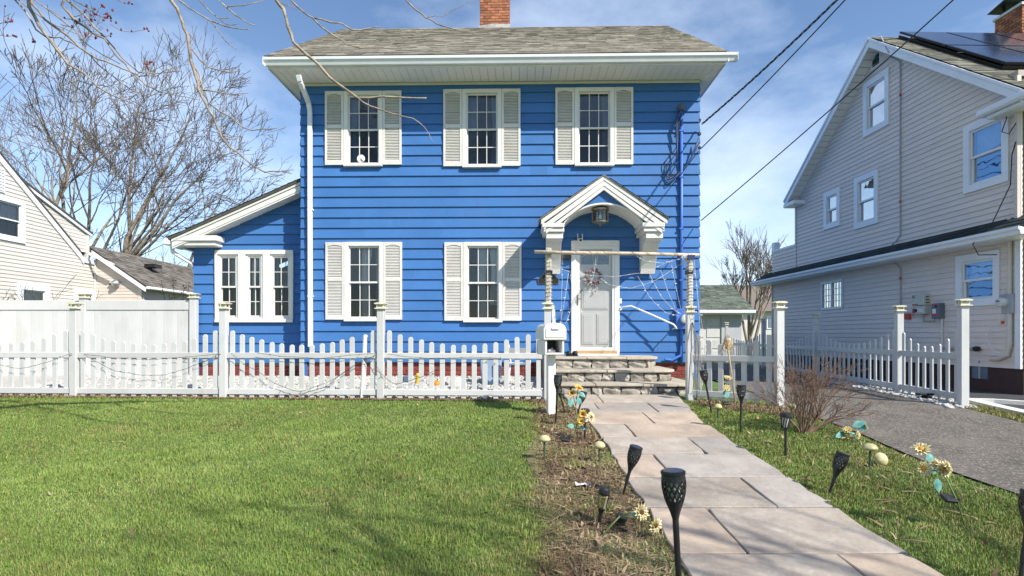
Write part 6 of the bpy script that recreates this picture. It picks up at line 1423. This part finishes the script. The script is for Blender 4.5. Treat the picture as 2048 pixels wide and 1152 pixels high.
for i, f_ in enumerate(fine):
    P = S(f_, 5.1 + .05 * (i % 4), .0042, .0025, None, False)
    for k in range(3): buds.append(P[-1] + Vector((rr_.gauss(0, .012), rr_.gauss(0, .01), rr_.gauss(0, .008))))
    if len(P) > 2:
        for q in P[1:-1]: buds.append(q + Vector((0, -.005, .008)))
for px, py in ((10, 12), (20, 43), (29, 72), (70, 83), (170, 34), (172, 20), (180, 50), (225, 20), (232, 45), (206, 12), (217, 31), (222, 41), (211, 35), (212, 28), (182, 30), (215, 60), (172, 71)): buds.append(Vector(at(px, py, 5.1)))
for q in buds: bud.ball(q - T0, .009 * rr_.uniform(.7, 1.3), .009, .012 * rr_.uniform(.7, 1.3), 6, 4)
limbs.build('limbs', BARK_L, tt, smooth=True, clean=False); twigs.build('crown', BARK_L, tt, smooth=True, clean=False); bud.build('buds', M('dark_red_bud', (.16, .035, .05), .7, .3, 20), tt, smooth=True, clean=False, kind='stuff')

bare_tree('street_tree', (7.2, -2.4, -.1), 'street tree behind the viewer whose twigs shade the near lawn', 44, [((0, 0, 0), (-.05, .05, 1), 3.4, .16), ((0, 0, 2.6), (-.5, .3, 1), 2.6, .09), ((0, 0, 2.9), (.2, .5, 1), 2.6, .09), ((0, 0, 3), (-.4, -.2, 1), 2.6, .08)], 5, spread=.6, up=.06, kids=(2, 3), decay=.72, rdecay=.64, min_r=.006, wig=.1)
# ---------------------------------------------------------------- stuff: grass, stones, litter
ng = np.random.default_rng(11)
def noise2(x, y, s, k): return .5 + .25 * (np.sin(x * s + 1.3 * k + 1.7 * np.sin(y * s * .7 + k)) + np.sin(y * s * 1.13 + 2.1 * k + 1.4 * np.sin(x * s * .83 + 2 * k)))
def Gv(x, y):
    z = .063 * np.clip(y, -3, 8.5); k = np.clip((4.3 - x) / .5, 0, 1); return z + np.where(y > 8.5, .063 * (np.minimum(y, 11.2) - 8.5) * k, 0)
def blades(name, x, y, L, Wd, mat, tone, lean=.5, label=None, cat=None, zoff=0):
    n = len(x); z = Gv(x, y) + zoff; th = ng.random(n) * 6.283; ld = ng.random(n) * 6.283; ln_ = np.abs(ng.normal(0, lean, n)) * L
    ax, ay = np.cos(th) * Wd / 2, np.sin(th) * Wd / 2; lx, ly = np.cos(ld) * ln_, np.sin(ld) * ln_; h = np.sqrt(np.maximum(.15 * L * L, L * L - ln_ ** 2))
    V = np.empty((n, 5, 3)); V[:, 0] = np.c_[x - ax, y - ay, z - .004]; V[:, 1] = np.c_[x + ax, y + ay, z - .004]
    V[:, 2] = np.c_[x + lx * .4 + ax * .8, y + ly * .4 + ay * .8, z + h * .6]; V[:, 3] = np.c_[x + lx * .4 - ax * .8, y + ly * .4 - ay * .8, z + h * .6]; V[:, 4] = np.c_[x + lx, y + ly, z + h]
    b = np.arange(n)[:, None] * 5; loops = np.hstack([b + [0, 1, 2, 3], b + [3, 2, 4]]).ravel(); me = bpy.data.meshes.new(name)
    me.vertices.add(n * 5); me.vertices.foreach_set('co', V.ravel()); me.loops.add(n * 7); me.loops.foreach_set('vertex_index', loops.astype(np.int32)); me.polygons.add(n * 2)
    st_ = (np.arange(n)[:, None] * 7 + [0, 4]).ravel(); me.polygons.foreach_set('loop_start', st_.astype(np.int32)); me.polygons.foreach_set('loop_total', np.tile([4, 3], n).astype(np.int32))
    at_ = me.attributes.new('tone', 'FLOAT', 'FACE'); at_.data.foreach_set('value', np.repeat(tone, 2).astype(np.float32)); me.update(); me.validate(); me.materials.append(mat)
    o = put(name, me); tag(o, label, cat, kind='stuff'); return o
GRASS = M('grass_blade', (1, 1, 1), .55, .12, 1.4, spec=.25, attr='tone', world_pos=True, aramp=[(0, (.36, .29, .13)), (.10, (.27, .26, .09)), (.3, (.135, .205, .042)), (.65, (.195, .27, .06)), (1, (.28, .35, .105))])
BEDX = lambda y: .42 + .05 * (y - 5) + .0
def lawn_pts(n, x0, x1, y0, y1, pw):
    pw = pw if abs(pw - 1) > 1e-6 else 1.001
    u = ng.random(n); a, b = y0 ** (1 - pw), y1 ** (1 - pw); y = (a + (b - a) * u) ** (1 / (1 - pw)); return x0 + (x1 - x0) * ng.random(n), y
x, y = lawn_pts(560000, -10.0, 1.0, 2.3, 8.95, 1.45)
fy = 9.1 + (x + 6.916) * (8.72 - 9.1) / 7.45 - .16; edge = np.where(y > 6.5, .42, np.where(y > 4.2, .20 + (y - 4.2) * .1, .3)) + .16 * (noise2(x, y, 4.1, 1) - .5)
keep = (x < edge) & (y < fy + .05 * (noise2(x, y, 9, 2) - .5)) & (x > -.98 * y - 1.6); x, y, edge = x[keep], y[keep], edge[keep]
pn_ = noise2(x, y, 1.3, 3); tone = np.clip(.28 + .42 * pn_ + .30 * (noise2(x, y, 5.3, 4) - .5) + .2 * (noise2(x, y, 13, 9) - .5) + ng.normal(0, .14, len(x)), .12, 1); tone = np.where(ng.random(len(x)) < .05 + .12 * (noise2(x, y, 3.3, 47) > .68), .05, tone)
bare = (x > edge - .5) & (ng.random(len(x)) < .5 * np.clip((x - edge + .5) / .5, 0, 1)); tone = np.where(bare & (ng.random(len(x)) < .6), .06, tone)
clump = noise2(x, y, 2.9, 41) * noise2(x, y, 8.7, 43)
blades('grass', x, y, .014 + .016 * ng.random(len(x)) + .03 * clump, .0019 + .0007 * y, GRASS, tone, .8, 'short green lawn in front of the long picket fence', 'grass')
x, y = lawn_pts(150000, 2.30, 4.0, 2.2, 8.6, 1.3); lim = np.array([DRV_L(v) for v in y]) - .02 + .06 * (noise2(x, y, 6, 5) - .5)
pr_ = 2.34 + np.maximum(0, y - 7) * .13; keep = (x < lim) & (x > pr_ - .03 + .03 * noise2(x, y, 12, 6)); x, y = x[keep], y[keep]; pn_ = noise2(x, y, 2.2, 7)
tone = np.clip(.02 + .45 * pn_ + .3 * noise2(x, y, 6.1, 14) + ng.normal(0, .2, len(x)), 0, 1); tone = np.where(ng.random(len(x)) < .14, .03, tone)
dens = ng.random(len(x)) < .45 + .6 * noise2(x, y, 3.4, 8); x, y, tone, pn_ = x[dens], y[dens], tone[dens], pn_[dens]
blades('grass', x, y, .016 + .022 * ng.random(len(x)), .0024 + .0007 * y, GRASS, tone, .75, 'patchy mossy grass strip between path and driveway', 'grass')
x, y = lawn_pts(26000, .1, .98, 2.3, 8.6, 1.3); kp = (noise2(x, y, 3.7, 31) > .52) & (x < .97); x, y = x[kp], y[kp]
blades('grass', x, y, .02 + .03 * ng.random(len(x)), .0026 + .0006 * y, GRASS, np.clip(ng.normal(.42, .25, len(x)), .03, 1), .8, 'thin green tufts growing through the litter of the path bed', 'grass')
# verge by the neighbour's kerb
x, y = lawn_pts(16000, 6.35, 6.75, 3.5, 8.2, 1.0); blades('grass', x, y, .03 + .03 * ng.random(len(x)), .008 + 0 * x, GRASS, np.clip(ng.normal(.08, .1, len(x)), 0, 1), .9, 'dry grass verge beside the nearest driveway fence post', 'grass')
# mulch bed: soil sheet, straw and leaf scraps
MUL = M('mulch_soil', (.17, .125, .08), .95, .4, 14, .9, 60, world_pos=True)
o_ = sheet('mulch_bed', [(v, (.36 if v > 6.5 else .20 if v > 4 else .26) + .06 * math.sin(v * 3.1), PXL(v) - .005) for v in [1.5 + .2 * i for i in range(37)]], MUL, .008, 6)
STRAW = M('straw_litter', (1, 1, 1), .9, .1, 3, attr='tone', world_pos=True, aramp=[(0, (.10, .06, .035)), (.35, (.24, .165, .095)), (.7, (.40, .31, .19)), (.9, (.30, .29, .13)), (1, (.12, .20, .05))])
x, y = lawn_pts(70000, -.1, 1.0, 2.2, 8.75, 1.2); ed = np.where(y > 6.5, .30, np.where(y > 4.2, .12 + (y - 4.2) * .08, .16)) + .2 * (noise2(x, y, 4.1, 1) - .5); keep = (x > ed) & (x < np.array([PXL(v) for v in y]) - .004); x, y = x[keep], y[keep]
pt = noise2(x, y, 5.0, 21); kp = ng.random(len(x)) < .35 + .6 * noise2(x, y, 8.0, 23); x, y, pt = x[kp], y[kp], pt[kp]
blades('leaf_litter', x, y, .012 + .04 * ng.random(len(x)) ** 2, .003 + .009 * ng.random(len(x)) ** 3 + .0006 * y, STRAW, np.clip(.1 + .75 * pt + ng.normal(0, .25, len(x)), 0, 1), 3.0, 'dry straw, leaves and twigs covering the bed beside path', 'mulch', .012)
x, y = lawn_pts(9000, 2.75, 3.95, 7.4, 8.6, 1); keep = (y < 8.75 - (x - 2.72) * .68) & (y > 8.1 - (x - 2.72) * .75 + .2 * ng.random(len(x))); x, y = x[keep], y[keep]
blades('leaf_litter', x, y, .025 + .04 * ng.random(len(x)), .009 + 0 * x, STRAW, ng.random(len(x)) * .9, 3.0, 'dead leaves gathered along the short picket fence', 'leaves', .02)
fyb = lambda xx: 9.1 + (xx + 6.916) * (8.72 - 9.1) / 7.45
x = -9 + 9.6 * ng.random(9000); y = fyb(x) - .12 + .22 * ng.random(9000) ** 1.5; blades('leaf_litter', x, y, .02 + .03 * ng.random(9000), .011 + 0 * x, STRAW, ng.random(9000) * .75, 3.0, 'brown leaf scraps along the foot of the long picket fence', 'leaves', .01)
# distinct fallen leaves and a few weeds
n = 1500; x = np.r_[.3 + .66 * ng.random(900), 2.4 + 1.4 * ng.random(260), -6 + 6.3 * ng.random(40)]; y = np.r_[2.6 + 6 * ng.random(900), 3 + 5.4 * ng.random(260), 2.8 + 5.9 * ng.random(40)]; kp = (x < .95 - np.maximum(0, y - 6.8) * .075) | (x > 2.42 + np.maximum(0, y - 7) * .13); x, y = x[kp], y[kp]
blades('fallen_leaves', x, y, .025 + .03 * ng.random(len(x)), .014 + .02 * ng.random(len(x)), STRAW, ng.random(len(x)) * .75, 3.0, 'single brown leaves scattered over bed and lawn', 'leaves', .018)
wc = [(.05, 3.75), (-.2, 4.1), (.12, 4.6), (-.5, 3.6), (.55, 5.2), (.7, 4.2), (2.75, 4.7), (2.9, 5.8), (3.2, 4.3), (2.6, 6.7), (-1.8, 5.6), (-3.4, 4.6)]
x = np.concatenate([np.full(60, a) + ng.normal(0, .05, 60) for a, b in wc]); y = np.concatenate([np.full(60, b) + ng.normal(0, .05, 60) for a, b in wc])
blades('weeds', x, y, .04 + .05 * ng.random(len(x)), .006 + .006 * ng.random(len(x)), GRASS, .5 + .4 * ng.random(len(x)), 1.0, 'taller weed tufts in the lawn and path bed', 'weeds')
def stones(name, x, y, s, mat, label, cat, zoff=0):
    n = len(x); z = Gv(x, y) + zoff; base = np.array([(1, 0, 0), (.2, 1, 0), (-1, .1, 0), (-.1, -1, 0), (.1, 0, .75), (0, 0, -.5), (.6, .5, .5), (-.5, -.5, .55)]); fc = [(0, 6, 4), (0, 1, 6), (6, 1, 4), (1, 2, 4), (2, 7, 4), (2, 3, 7), (7, 3, 4), (3, 0, 4), (1, 0, 5), (2, 1, 5), (3, 2, 5), (0, 3, 5)]
    th = ng.random(n) * 6.283; V = base[None] * (s * (.6 + .8 * ng.random(n)))[:, None, None] * (.75 + .5 * ng.random((n, 8, 1))); V[..., 2] *= .8; c, q = np.cos(th)[:, None], np.sin(th)[:, None]
    X, Yv = V[..., 0] * c - V[..., 1] * q, V[..., 0] * q + V[..., 1] * c; V[..., 0], V[..., 1] = X + x[:, None], Yv + y[:, None]; V[..., 2] += (z + s * .3)[:, None]
    f = (np.arange(n)[:, None, None] * 8 + np.array(fc)[None]).reshape(-1, 3); me = bpy.data.meshes.new(name); me.vertices.add(n * 8); me.vertices.foreach_set('co', V.reshape(-1)); m = len(f)
    me.loops.add(m * 3); me.loops.foreach_set('vertex_index', f.ravel().astype(np.int32)); me.polygons.add(m); me.polygons.foreach_set('loop_start', (np.arange(m) * 3).astype(np.int32)); me.polygons.foreach_set('loop_total', np.full(m, 3, np.int32))
    at_ = me.attributes.new('tone', 'FLOAT', 'FACE'); at_.data.foreach_set('value', np.repeat(ng.random(n), 12).astype(np.float32)); me.update(); me.validate(); me.materials.append(mat); tag(put(name, me), label, cat, kind='stuff')
WST = M('white_pebble', (.43, .42, .395), .85, .08, 20, attr='tone', arand=.22)
n = 11000; x = -8.5 + 9.0 * ng.random(n); y = fyb(x) + .06 + ng.random(n) * (11.3 - fyb(x)); y += np.where(x < -4.2, .0, 0)
stones('white_stones', x, y, .028 + .022 * ng.random(n), WST, 'white stones covering the bed between fence and house', 'stones', .0)
n = 3000; t = ng.random(n) ** .8; x = 6.3 + (13.8 * t - 0) * .13 * .0; y = 8.0 + 6.0 * t; x = 6.44 + (y - 8.2) * .134 - .18 + .42 * ng.random(n) - .14; stones('white_stones', x, y, .02 + .02 * ng.random(n), WST, 'white stones strewn along the foot of driveway fence', 'stones', .01)
BEDM = M('pale_gravel_base', (.40, .385, .36), .95, .3, 30, .8, 60, world_pos=True)
sheet('gravel_bed', [(v, -13.0, .62) for v in (9.3, 9.6, 10.2, 10.8, 11.3)], BEDM, .006, 20); sheet('gravel_bed', [(v, -13.0, -4.2) for v in (11.3, 11.7, 12.1, 12.8)], BEDM, .006, 8)
